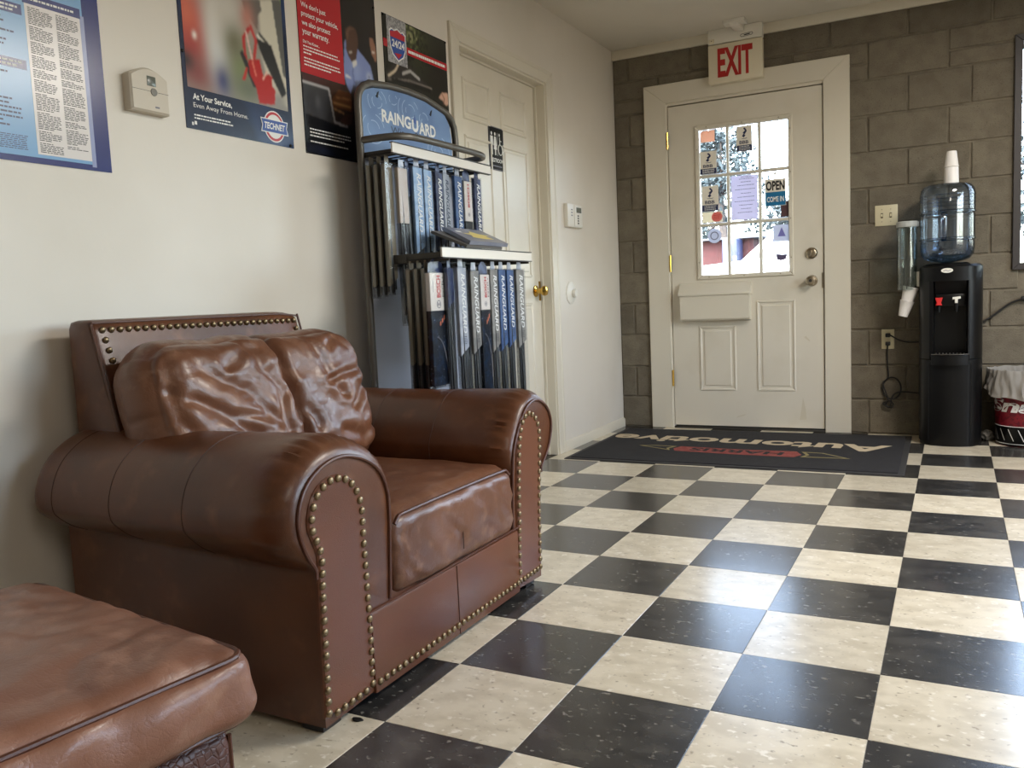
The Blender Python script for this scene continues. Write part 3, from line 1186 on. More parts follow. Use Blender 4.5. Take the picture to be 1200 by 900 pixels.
def bc_fn(q, n, p):
    puff = .030 * (1 - q.y ** 4) * (1 - q.z ** 4) * (1 if q.x > 0 else .2)
    sy = q.y - .075 + .07 * q.z
    groove = -.030 * math.exp(-(sy / .035) ** 2) * (1 if (q.x > -.3) else 0.3)
    lobes = .014 * min(1, abs(sy) / .25)
    k = 1 if q.x > -.2 else .3
    w = 0
    yy = q.y + .05 * mnoise.noise(Vector((q.y * 3, q.z * 3, 2)))
    zz_ = q.z + .08 * mnoise.noise(Vector((q.y * 3, q.z * 3, 8)))
    for pts, wd, dp in CREASES:
        d, at = seg_dist(yy, zz_, pts)
        f = dp * (1 - .5 * at)
        w += -f * math.exp(-(d / wd) ** 2) + f * .6 * math.exp(-((d - 2.1 * wd) / (1.2 * wd)) ** 2)
    fine = .0025 * mnoise.noise(Vector((q.y * 8, q.z * 6, 1.0))) + .0012 * ridge(Vector((q.y * 9 + q.z * 5, q.z * 7 - q.y * 4, 4.0)))
    edge = .005 * sin(q.y * 9 + 2) * max(0, q.z) ** 3 + .010 * max(0, q.z) * (1 - q.y ** 2)
    return n * (puff + groove + lobes * .5 + (w + fine) * k) + Vector((0, 0, edge))


rotb = Matrix.Rotation(radians(-14), 3, 'Y')
bcush = soft_box((.315, 1.672, .604), (.088, .376, .192), .080, 26, 110, 76, bc_fn, rotb).obj('back_cushion', m_leather2, chair, sharp=80, weld=.0004)

# ------------------------------------------------------------------ ottoman (local coordinates, turned a little)
ott = thing('ottoman', (0.778, 0.544, 0), 'brown worn leather ottoman with a loose cushion top, nearest the camera', 'ottoman', rz=radians(-8.3))


def ott_fn(q, n, p):
    crown = .020 * (1 - q.x ** 4) * (1 - q.y ** 4) if q.z > .2 else 0
    w = .0035 * ridge(Vector((p.x * 9, p.y * 8, p.z * 8))) + .0022 * mnoise.noise(p * 24)
    if q.z > .9:
        w -= .003 * max(0, ridge(Vector((p.x * 6 + p.y * 5, p.y * 7 - p.x * 3, 6.0))) - .5) * 2
    if abs(q.z) < .9 and max(abs(q.x), abs(q.y)) > .9:
        s = p.x + p.y
        w += (.009 * ridge(Vector((s * 8 - p.z * 10, p.z * 3, 4.4))) + .006) * (1 - q.z ** 2)
    return Vector((0, 0, crown)) + n * w


ocz, oh = .366, (.305, .315, .054)
oc = soft_box((0, 0, ocz), oh, .036, 76, 76, 22, ott_fn).obj('cushion', m_leather3, ott, local=True, sharp=80, weld=.0004)
r = .036
for zz_, rr_, ins in ((ocz + oh[2] - .0095, .0042, .0085), (ocz - oh[2] + .0095, .0035, .0085)):
    path = []
    for k, (cx, cy) in enumerate(((1, 1), (-1, 1), (-1, -1), (1, -1))):
        for a in range(9):
            th = pi / 2 * k + pi / 2 * a / 8
            path.append((cx * (oh[0] - r) + (r - ins) * cos(th), cy * (oh[1] - r) + (r - ins) * sin(th), zz_))
    path = resample([Vector(p) for p in path], .015, True)
    MB().tube([(p.x, p.y, p.z) for p in path], rr_, 8, closed=True).obj('piping', m_pipe, oc, local=True)
ob_ = MB().box(-.280, .280, -.290, .290, .045, .309, .02, 3).obj('base', m_leather_d, ott, local=True)
for cx, cy in ((1, 1), (-1, 1), (-1, -1), (1, -1)):
    MB().tube([(cx * .2745, cy * .2845, .05), (cx * .2745, cy * .2845, .30)], .0035, 6).obj('corner_seam', m_pipe, ob_, local=True)
    fx, fy = cx * .23, cy * .24
    MB().prism([(fx - .025, fy - .025), (fx + .025, fy - .025), (fx + .025, fy + .025), (fx - .025, fy + .025)], lambda p, q, h: (p, q, h), .048, 0.0, .004).obj('foot', m_foot, ott, local=True)

# ------------------------------------------------------------------ wiper display rack
rack = thing('display_rack', (.2, 2.76, 0), 'grey tube display rack with a blue header sign, behind the armchair', 'display rack')
RX, RYA, RYB = .117, 2.450, 3.098
arch = [(RX, RYA, .02), (RX, RYA, .8), (RX, RYA, 1.50), (RX, RYA, 1.575)]
arch += [(RX, RYA + .075 * (1 - cos(a)), 1.575 + .075 * sin(a)) for a in (radians(20), radians(40), radians(60), radians(80))]
arch += [(RX, 2.52, 1.655), (RX, 2.64, 1.668), (RX, 2.755, 1.672), (RX, 2.87, 1.668), (RX, 2.96, 1.652)]
arch += [(RX, RYB - .085 * (1 - cos(a)), 1.555 + .085 * sin(a)) for a in (radians(75), radians(50), radians(25))]
arch += [(RX, RYB, 1.54), (RX, RYB, 1.45), (RX, RYB, .8), (RX, RYB, .02)]
MB().tube(arch, .0135, 12).obj('frame', m_steel, rack)
rail_p = [(RX, RYA, 1.447), (.17, 2.456, 1.448), (.23, 2.470, 1.449), (.265, 2.50, 1.45), (.283, 2.56, 1.45), (.288, 2.76, 1.45), (.286, 2.95, 1.45), (.278, 3.03, 1.45), (.25, 3.08, 1.45), (.19, 3.088, 1.449), (RX, RYB, 1.447)]
MB().tube(spline(rail_p, 6), .0125, 12, flat=.8).obj('guard_rail', m_steel, rack)
for y in (RYA, RYB):
    mb = MB()
    mb.tube([(.06, y, .018), (.08, y, .03), (.33, y, .03), (.35, y, .018)], .015, 10)
    mb.obj('foot_bar', m_steel, rack)
m_back = M('back_panel', srgb(182, 188, 204), 0.45)
MB().box(  .096, .102, RYA + .012, RYB - .012, .12, 1.41).obj('back_panel', m_back, rack)
# header sign inside the arch
m_sign = M('sign_blue', srgb(112, 142, 186), 0.35, noise=[(5, srgb(98, 126, 172), .45, .6, 2)])
hs = [(2.447, 1.395), (3.063, 1.395), (3.063, 1.54), (3.05, 1.59), (3.02, 1.625), (2.96, 1.643), (2.87, 1.655), (2.755, 1.659), (2.64, 1.655), (2.54, 1.643), (2.485, 1.625), (2.455, 1.59), (2.447, 1.55)]
sign = MB().prism(hs, lambda p, q, h: (h, p, q), .112, .120).obj('header_sign', m_sign, rack)
m_ring = M('ring_print', srgb(168, 190, 220), 0.35)
rr = random.Random(5)
for (cy, cz, r0) in ((2.56, 1.60, .03), (2.56, 1.60, .055), (2.66, 1.625, .025), (2.77, 1.60, .03), (2.77, 1.60, .055), (2.77, 1.60, .08), (2.53, 1.50, .035), (2.53, 1.50, .065), (2.86, 1.585, .03), (2.96, 1.47, .03), (2.96, 1.47, .055), (2.96, 1.47, .08), (2.70, 1.43, .03)):
    for s0 in (0, 2.2, 4.3):
        a0, a1 = s0 + rr.uniform(0, .6), s0 + rr.uniform(1.2, 2.0)
        pts = []
        for k in range(13):
            a = a0 + (a1 - a0) * k / 12
            pts.append((cy + r0 * cos(a), cz + r0 * .8 * sin(a)))
        pts = [p for p in pts if 2.455 < p[0] < 3.055 and 1.40 < p[1] < 1.64]
        rings = MB()
        for p, q in zip(pts, pts[1:]):
            d = Vector((q[0] - p[0], q[1] - p[1]))
            if d.length > .03 or d.length < 1e-5:
                continue
            n = Vector((-d.y, d.x)).normalized() * .0016
            rings.add([(.1204, p[0] - n.x, p[1] - n.y), (.1204, q[0] - n.x, q[1] - n.y), (.1204, q[0] + n.x, q[1] + n.y), (.1204, p[0] + n.x, p[1] + n.y)], [(0, 1, 2, 3)])
        if rings.f:
            rings.obj('ripple_print', m_ring, sign)
RT, UP = (0, 1, 0), (0, 0, 1)
lettering('sign_lettering', 'RAING', m_inkw, sign, (.1206, 2.675, 1.555), RT, UP, w=.185, h=.046, bold=.03)
lettering('sign_lettering', 'ARD', m_inkw, sign, (.1206, 2.882, 1.547), RT, UP, w=.118, h=.046, bold=.03)
# the U of the word is drawn as a cup with a drop in it
cup = [(2.776, 1.572)] + [(2.797 + .0215 * cos(pi + pi * k / 12), 1.547 + .020 * sin(pi + pi * k / 12)) for k in range(13)] + [(2.8185, 1.572)]
inn = [(2.808, 1.572)] + [(2.797 + .0105 * cos(2 * pi - pi * k / 12), 1.548 + .010 * sin(2 * pi - pi * k / 12)) for k in range(13)] + [(2.786, 1.572)]
MB().prism(cup + inn, lambda p, q, h: (h, p, q), .1204, .1212).obj('sign_lettering', m_inkw, sign)
drop = [(2.797, 1.592), (2.789, 1.570), (2.790, 1.561), (2.797, 1.557), (2.804, 1.561), (2.805, 1.570)]
m_drop = M('drop_print', srgb(66, 92, 160), 0.3)
MB().prism(drop, lambda p, q, h: (h, p, q), .1204, .1210).obj('drop_print', m_drop, sign)
m_navy2 = M('slate_ink', srgb(58, 70, 92), 0.4)
lettering('sign_lettering', 'Wiper Blades', m_navy2, sign, (.1206, 2.78, 1.507), RT, UP, w=.29, h=.036)
m_hole = M('screw_black', srgb(20, 22, 26), .5)
for y, z in ((2.56, 1.628), (2.91, 1.622)):
    MB().prism([(y - .006, z - .012), (y + .002, z - .016), (y + .011, z + .008), (y + .004, z + .004)], lambda p, q, h: (h, p, q), .1204, .123).obj('clip', m_hole, sign)
# upper price strip, carried on two arms; lower shelf rim the same
for (x, z, y0, y1, tilt) in ((.268, 1.402, 2.415, 3.10, -.004), (.4535, 1.039, 2.40, 3.066, -.004)):
    mb = MB()
    hz = .017 if x < .4 else .0165
    mb.prism([(-hz, 0), (hz, 0), (hz, .006), (-hz, .006)], lambda p, q, h: (x + q + .002, h, z + p + (h - y0) / (y1 - y0) * tilt), y0, y1)
    st = mb.obj('price_strip', m_strip, rack)
    mb = MB()
    for dz in (-hz - .002, hz):
        mb.box(x - .004, x + .010, y0, y1, z + dz + tilt / 2, z + dz + .003 + tilt / 2)
    mb.obj('strip_edge', m_steel_d, st)
for y in (RYA + .008, RYB - .040):
    MB().box(RX - .005, .452, y - .004, y + .004, 1.012, 1.043, .001).obj('shelf_arm', m_steel_d, rack)
    MB().box(RX - .005, .268, y - .003, y + .003, 1.385, 1.405, .001).obj('shelf_arm', m_steel_d, rack)
MB().lathe([(.0005, 0), (.005, 0), (.005, -.003), (.0005, -.004)], (.16, RYA + .004, 1.028), 10, 'y').obj('bolt', m_nickel, rack)
MB().box(RX - .003, RX + .003, RYA, RYB, 1.385, 1.405).obj('cross_bar', m_steel_d, rack)
MB().box(RX - .003, RX + .003, RYA, RYB, 1.012, 1.040).obj('cross_bar', m_steel_d, rack)
MB().box(.28, .284, RYA, RYB, 1.016, 1.036).obj('cross_bar', m_steel_d, rack)


def peg_hook(y, x0, x1, z):
    pts = [(x0, y, z), (x1 - .01, y, z + .002), (x1, y, z + .005), (x1 + .004, y, z + .012)]
    MB().tube(pts, .0024, 6).obj('peg_hook', m_wire, rack)


UPY = [2.452, 2.505, 2.553, 2.592, 2.657, 2.733, 2.790, 2.873, 2.940, 3.022]
for y in UPY:
    peg_hook(y, RX, .262, 1.392)
LOY = [2.452, 2.462 + .03, 2.536, 2.595, 2.647, 2.718, 2.796, 2.860, 2.930, 3.016]
for y in LOY:
    peg_hook(y, .28, .446, 1.022)

# ------------------------------------------------------------------ wiper blade packages (each a thing)
m_bag = glass_mat('clear_bag', (.96, .97, .98), .035, .10)
m_blade = M('wiper_rubber', srgb(30, 31, 34), 0.35)
m_bladeg = M('wiper_arm_grey', srgb(58, 60, 64), 0.35, .2)
CARD = {
    'olive': M('card_olive', srgb(128, 119, 101), 0.4, coat=.3),
    'pale': M('card_pale', srgb(168, 196, 228), 0.3, noise=[(30, srgb(140, 172, 214), .4, .6, 2)], coat=.6),
    'blue': M('card_blue', srgb(74, 104, 152), 0.32, noise=[(24, srgb(58, 84, 132), .4, .6, 2)], coat=.5),
    'navy': M('card_navy', srgb(40, 50, 84), 0.32, noise=[(24, srgb(66, 78, 118), .45, .6, 2)], coat=.5),
    'grey': M('card_grey', srgb(150, 146, 142), 0.34, noise=[(20, srgb(128, 126, 124), .4, .6, 2)], coat=.5),
    'silver': M('card_silver', srgb(186, 190, 200), 0.3, noise=[(20, srgb(160, 166, 182), .4, .6, 2)], coat=.5),
    'beige': M('card_beige', srgb(200, 184, 172), 0.4, coat=.3),
    'white': M('card_white', srgb(228, 220, 214), 0.4, coat=.3),
    'black': M('card_black', srgb(28, 28, 32), 0.3, coat=.5),
}
m_pict = M('card_picture', srgb(14, 20, 33), 0.28, noise=[(45, srgb(24, 42, 66), .48, .62, 3), (110, srgb(190, 200, 215), .70, .74, 2)], coat=.5)
m_redink = M('red_ink', srgb(196, 34, 44), 0.4)
m_orange = M('orange_print', srgb(206, 116, 84), 0.4)
GRP = 'wiper packages on the display rack'


def package(x, y, ztop, label, style, w=.052, card_h=.28, total=.52, text=None, tc=None, lean=0.0, thick=.012, slant_cut=True, hook=True):
    """a wiper blade hanging in a clear bag under a printed card; hung by a tab from its hook"""
    t = thing('wiper_package', (x, y, ztop), label, 'wiper package', GRP)
    h = w / 2
    z1, z0 = ztop - .018, ztop - .018 - card_h
    low = z0 - (.018 if slant_cut else 0)
    pts = [(y - h, low), (y + h, z0 + (.012 if slant_cut else 0)), (y + h, z1), (y - h, z1)]
    card = MB().prism(pts, lambda p, q, d: (d, p, q), x - thick / 2, x + thick / 2, .0015).obj('card', CARD[style], t)
    tab = [(y - h * .6, z1), (y + h * .6, z1), (y + h * .5, ztop + .012), (y - h * .5, ztop + .012)]
    mb = MB()
    ring_z = ztop - .001
    mb.prism(tab, lambda p, q, d: (d, p, q), x - .0006, x + .0006)
    mb.obj('hang_tab', CARD[style] if style in ('black', 'navy', 'olive') else CARD['silver'], t)
    # blade: claw frame and rubber
    bz0 = ztop - total
    mb = MB()
    mb.tube(spline([(x - .002, y - .008, z1 - .02), (x + .002, y - .006, (z0 + bz0) / 2 + .1), (x + .004, y - .004, bz0 + .06), (x, y - .002, bz0)], 5), [.007] * 15 + [.004], 6)
    mb.obj('blade', m_blade, t)
    mb = MB()
    mb.box(x - .003, x + .004, y + .007, y + .017, bz0 + .012, z0 + .03, .001)
    mb.box(x - .004, x + .003, y - .021, y - .013, bz0 + .03, z0 + .03, .001)
    mb.obj('blade_frame', m_bladeg, t)
    # the clear sleeve over it all
    MB().box(x - thick / 2 - .003, x + thick / 2 + .0035, y - h - .002, y + h + .002, bz0 - .006, z1 + .004).obj('clear_sleeve', m_bag, t)
    if text == 'rg':
        lettering('card_lettering', 'RAINGUARD', tc or m_inkw, card, (x + thick / 2 + .0003, y + .004, z1 - .02 - min(card_h * .72, .25) / 2), (0, 0, -1), (0, 1, 0), w=min(card_h * .72, .25), h=w * .46, bold=.02, slant=.25)
        mt = []
        for k in range(5):
            mt.append((y - h * .3, y + h * .5, z0 + .025 + k * .006))
        microtext('card_small_print', m_ink, card, WL(x + thick / 2 + .0006), mt, .002, seed=int(y * 1000))
    return t, card


def red_text_package(x, y, ztop, label, w, white_h, style='pict', sub=None, total=.5, band_z=None):
    t = thing('wiper_package', (x, y, ztop), label, 'wiper package', GRP)
    h = w / 2
    z1 = ztop - .035
    zw = z1 - white_h
    bz0 = ztop - total
    th = .016
    card = MB().prism([(y - h, zw), (y + h, zw), (y + h, z1), (y - h, z1)], lambda p, q, d: (d, p, q), x - th / 2, x + th / 2, .0015).obj('card', CARD['white'], t)
    low = MB().prism([(y - h, bz0), (y + h, bz0), (y + h, zw - .0002), (y - h, zw - .0002)], lambda p, q, d: (d, p, q), x - th / 2 + .0005, x + th / 2 - .0005, .0015).obj('lower_card', m_pict if style == 'pict' else CARD['black'], t)
    MB().prism([(y - h, z1), (y + h, z1), (y + h * .9, ztop - .004), (y + h * .3, ztop + .012), (y - h * .3, ztop + .012), (y - h * .9, ztop - .004)], lambda p, q, d: (d, p, q), x - .0008, x + .0008).obj('hang_tab', CARD['navy'], t)
    xs_ = x + th / 2 + .0004
    lettering('card_lettering', 'BOSCH', m_redink, card, (xs_, y + w * (.02 if sub else .0), z1 - white_h * .36), (0, 0, 1), (0, -1, 0), w=white_h * .58, h=w * .26, bold=.02)
    if sub:
        lettering('card_lettering', sub, m_ink, card, (xs_, y + w * .30, z1 - white_h * .36), (0, 0, 1), (0, -1, 0), w=white_h * .55, h=w * .13)
        microtext('card_small_print', m_inkg, card, WL(xs_ + .0003), [(y - w * .36, y - w * .30, z1 - .02 - k * .006) for k in range(8)], .003, seed=4)
    mb = MB()
    cz = z1 - white_h * .83
    r1, r2 = w * .14, w * .115
    for k in range(20):
        a, b = 2 * pi * k / 20, 2 * pi * (k + 1) / 20
        mb.add([(xs_, y + r1 * cos(a), cz + r1 * sin(a)), (xs_, y + r1 * cos(b), cz + r1 * sin(b)), (xs_, y + r2 * cos(b), cz + r2 * sin(b)), (xs_, y + r2 * cos(a), cz + r2 * sin(a))], [(0, 1, 2, 3)])
    mb.box(xs_ - .0002, xs_ + .0002, y - r2 * .75, y - r2 * .35, cz - r2 * .55, cz + r2 * .55)
    mb.box(xs_ - .0002, xs_ + .0002, y + r2 * .35, y + r2 * .75, cz - r2 * .55, cz + r2 * .55)
    mb.box(xs_ - .0002, xs_ + .0002, y - r2 * .35, y + r2 * .35, cz - r2 * .08, cz + r2 * .08)
    mb.obj('emblem_print', m_inkg, card)
    if style == 'pict':
        mb = MB()
        for k in range(3):
            cy, c2 = y + w * (.05 + .13 * k), zw - .045 + .010 * k
            mb.prism([(cy - .003, c2 - .008), (cy + .004, c2 - .004), (cy + .004, c2 + .010), (cy - .003, c2 + .006)], lambda p, q, d: (d, p, q), x + th / 2 - .0004, x + th / 2 + .0003)
        mb.obj('picture_print', m_orange, low)
        arc = [(x + th / 2, y - w * .2 + w * .62 * sin(a), zw - .09 - .16 * (1 - cos(a))) for a in [k * pi / 2 / 9 for k in range(10)]]
        MB().tube(arc, .0022, 5).obj('picture_print', m_inkg, low)
    MB().box(x - th / 2 - .003, x + th / 2 + .0035, y - h - .002, y + h + .002, bz0 - .006, z1 + .004).obj('clear_sleeve', m_bag, t)
    return t


for k, x in enumerate((.158, .190, .222)):
    package(x, 2.452, 1.372, ('rearmost of three olive sleeves stacked on the upper left hook of the rack', 'middle one of three olive sleeves stacked on the upper left hook of the rack', 'frontmost of three olive sleeves stacked on the upper left hook of the rack')[k], 'olive', w=.046, card_h=.40, total=.47 - .005 * k, slant_cut=True)
package(.244, 2.505, 1.362, 'beige carded package in a torn clear bag beside the upper olive sleeves', 'beige', w=.056, card_h=.19, total=.56, slant_cut=False)
package(.236, 2.553, 1.372, 'dark see-through package left of the two pale blue ones, upper row', 'navy', w=.042, card_h=.10, total=.55)
package(.250, 2.592, 1.374, 'pale blue glaring package, first of the upper row with a blue card', 'pale', w=.058, card_h=.29, total=.55, text='rg')
package(.250, 2.657, 1.372, 'second pale blue package with white lettering in the upper row', 'pale', w=.052, card_h=.29, total=.55, text='rg')
package(.250, 2.733, 1.370, 'deep blue package with crisp white lettering above the left edge of the booklets', 'navy', w=.050, card_h=.27, total=.54, text='rg')
package(.246, 2.790, 1.372, 'silver-blue narrow package between two navy ones in the upper row', 'silver', w=.044, card_h=.27, total=.54, text='rg', tc=m_navy2)
package(.250, 2.873, 1.372, 'blue lettered package just left of the upper white and red card', 'blue', w=.056, card_h=.28, total=.54, text='rg')
red_text_package(.250, 2.940, 1.376, 'white package with red lettering in the upper row of the rack', .056, .155, 'black', total=.52)
package(.250, 3.022, 1.378, 'navy package with white lettering at the right end of the upper row', 'navy', w=.052, card_h=.28, total=.54, text='rg')
for k, x in enumerate((.300, .332, .362)):
    package(x, 2.452, 1.006, ('rearmost of three olive sleeves stacked at the left of the lower row', 'middle one of three olive sleeves stacked at the left of the lower row', 'frontmost of three olive sleeves stacked at the left of the lower row')[k], 'olive', w=.046, card_h=.31, total=.62)
red_text_package(.392, 2.460, 1.008, 'large white and dark blue package with red lettering at the left of the lower row', .098, .128, 'pict', 'EXCEL+', total=.42)
package(.412, 2.515, 1.006, 'dark clear package between the large red-lettered card and the silver one, lower row', 'navy', w=.040, card_h=.12, total=.60)
package(.430, 2.562, 1.008, 'silver package with big white lettering and slanted end in the lower row', 'silver', w=.056, card_h=.29, total=.60, text='rg')
package(.420, 2.606, 1.000, 'black narrow package right of the silver one in the lower row', 'black', w=.036, card_h=.27, total=.58)
package(.430, 2.652, .998, 'grey wide package left of the smaller red-lettered card, lower row', 'grey', w=.058, card_h=.28, total=.59, text='rg')
red_text_package(.430, 2.720, 1.002, 'smaller white and dark blue package with red lettering in the middle of the lower row', .066, .128, 'pict', 'EXCEL+', total=.60)
package(.430, 2.796, 1.004, 'grey package right of the smaller red-lettered card, lower row', 'grey', w=.056, card_h=.29, total=.60, text='rg')
package(.430, 2.860, 1.004, 'left one of two blue packages side by side in the lower row', 'blue', w=.054, card_h=.29, total=.60, text='rg')
package(.430, 2.928, 1.004, 'right one of two blue packages side by side in the lower row', 'blue', w=.054, card_h=.28, total=.60, text='rg')
package(.430, 3.012, 1.006, 'grey package at the right end of the lower row', 'grey', w=.066, card_h=.29, total=.60, text='rg')

# ------------------------------------------------------------------ two booklets leaning on the lower shelf
m_cover = M('booklet_cover', srgb(132, 136, 150), 0.35, noise=[(9, srgb(112, 116, 134), .4, .65, 3)], coat=.3)
m_cover2 = M('booklet_cover_dark', srgb(104, 102, 98), 0.4)
m_page = M('paper_edges', srgb(196, 192, 180), 0.7, noise=[((1, 1, 900), srgb(160, 156, 146), .4, .6, 1)])
m_yellow = M('yellow_print', srgb(226, 206, 120), 0.4)


def booklet(name, fl, fr, br, bl, th, cover, label, deco=False):
    fl, fr, br, bl = map(Vector, (fl, fr, br, bl))
    n = (fr - fl).cross(bl - fl).normalized()
    if n.z < 0:
        n = -n
    t = thing(name, tuple((fl + fr + br + bl) / 4), label, 'booklet', 'booklets on the rack shelf')

    def slab(nm, a, b, k, m, par):
        vs = [p + n * h for h in (a, b) for p in (fl, fr, br, bl)]
        if k:
            c = (fl + fr + br + bl) / 4
            vs = [p + (c + n * n.dot(p - c) - p) * k for p in vs]
        return MB().add(vs, [(3, 2, 1, 0), (4, 5, 6, 7), (0, 1, 5, 4), (1, 2, 6, 5), (2, 3, 7, 6), (3, 0, 4, 7)]).obj(nm, m, par)
    slab('pages', .0008, th - .0008, .02, m_page, t)
    slab('back_cover', 0, .0008, 0, cover, t)
    cv = slab('front_cover', th - .0008, th, 0, cover, t)
    slab('spine', .0001, th - .0001, 0, cover, t).scale = (1, 1, 1)
    if deco:
        def P2(a, b):
            return fl + (fr - fl) * a + (bl - fl) * b + n * (th + .0004)
        mb = MB()
        mb.add([P2(a, b) for a, b in ((.28, .30), (.50, .22), (.80, .24), (.70, .44), (.86, .52), (.62, .62), (.50, .80), (.40, .62), (.20, .60), (.34, .46))], [tuple(range(10))])
        mb.obj('cover_print', m_yellow, cv)
        MB().add([P2(a, b) for a, b in ((.10, .66), (.22, .62), (.24, .74), (.12, .78))], [(0, 1, 2, 3)]).obj('cover_print', m_inkw, cv)
    return t


booklet('booklet', (.452, 2.575, 1.0585), (.452, 2.835, 1.0585), (.292, 2.865, 1.123), (.292, 2.600, 1.121), .010, m_cover2, 'grey booklet lying underneath the yellow-printed one on the rack')
booklet('booklet', (.450, 2.600, 1.0705), (.452, 2.880, 1.0705), (.302, 2.935, 1.134), (.300, 2.668, 1.134), .014, m_cover, 'grey-blue booklet with a yellow print, uppermost on the rack shelf', True)

# ------------------------------------------------------------------ posters on the left wall
def poster(name, y0, y1, z0, z1, label, mat):
    t = thing(name, (0, (y0 + y1) / 2, (z0 + z1) / 2), label, 'poster')
    MB().box(.0004, .002, y0, y1, z0, z1).obj('sheet', mat, t)
    return t


def flat(name, pts, mat, parent, d, th=.0003):
    return MB().prism([tuple(p) for p in pts], lambda p, q, h: (h, p, q), d - .0002, d + th).obj(name, mat, parent)


def rect(a, b, c, d):
    return [(a, c), (b, c), (b, d), (a, d)]


# first poster: light blue service notice with a navy border
m_p1n = M('poster_navy', srgb(34, 46, 112), 0.22)
m_p1b = M('poster_sky', srgb(126, 172, 214), 0.22)
m_p1w = M('poster_white', srgb(228, 222, 220), 0.22)
p1 = poster('poster', .55, 1.531, 1.2475, 2.30, 'light blue notice with a white text column and navy border, leftmost on the wall', m_p1n)
flat('sky_field', rect(.60, 1.483, 1.262, 2.25), m_p1b, p1, .0022)
flat('text_panel', rect(1.330, 1.475, 1.270, 1.622), m_p1w, p1, .0026)
flat('text_panel', rect(1.475, 1.487, 1.256, 1.63), M('poster_lilac', srgb(150, 160, 198), .22), p1, .0024)
flat('heading_bar', rect(1.326, 1.477, 1.622, 1.646), m_p1n, p1, .0028)
flat('heading_bar', rect(.95, 1.322, 1.590, 1.614), m_p1n, p1, .0028)
flat('heading_bar', rect(.95, 1.322, 1.464, 1.486), m_p1n, p1, .0028)
rn = random.Random(2)
for ya, yb, zb, sd_ in ((1.337, 1.400, 1.276, 3), (1.409, 1.470, 1.296, 4)):
    ls, z = [], 1.614
    while z > zb:
        n = rn.randint(3, 9)
        ls.append((ya, ya + .034, z))
        z -= .0044
        for k in range(n):
            ls.append((ya, yb - (rn.uniform(0, .035) if k == n - 1 else rn.uniform(0, .005)), z))
            z -= .0041
            if z < zb:
                break
        z -= .003
    microtext('small_print', m_ink, p1, WL(.0032), ls, .0018, sd_)
m_p1t = M('poster_text_blue', srgb(40, 52, 92), .3)
microtext('small_print', m_p1t, p1, WL(.0028), [(1.20, 1.20 + rn.uniform(.05, .10), 1.578 - .0105 * k) for k in range(8)] + [(1.20, 1.20 + rn.uniform(.04, .10), 1.452 - .0102 * k) for k in range(13)], .0042, 5)
microtext('small_print', m_p1t, p1, WL(.0028), [(1.225, 1.312 - rn.uniform(0, .012), 1.308 - .0044 * k) for k in range(8)], .0019, 6)
for k, q in enumerate(((1.336, 1.465, 1.634), (1.20, 1.312, 1.606), (1.20, 1.30, 1.597), (1.20, 1.314, 1.479), (1.22, 1.30, 1.470))):
    microtext('heading_print', m_inkw, p1, WL(.0033), [q], .005, 7 + k)

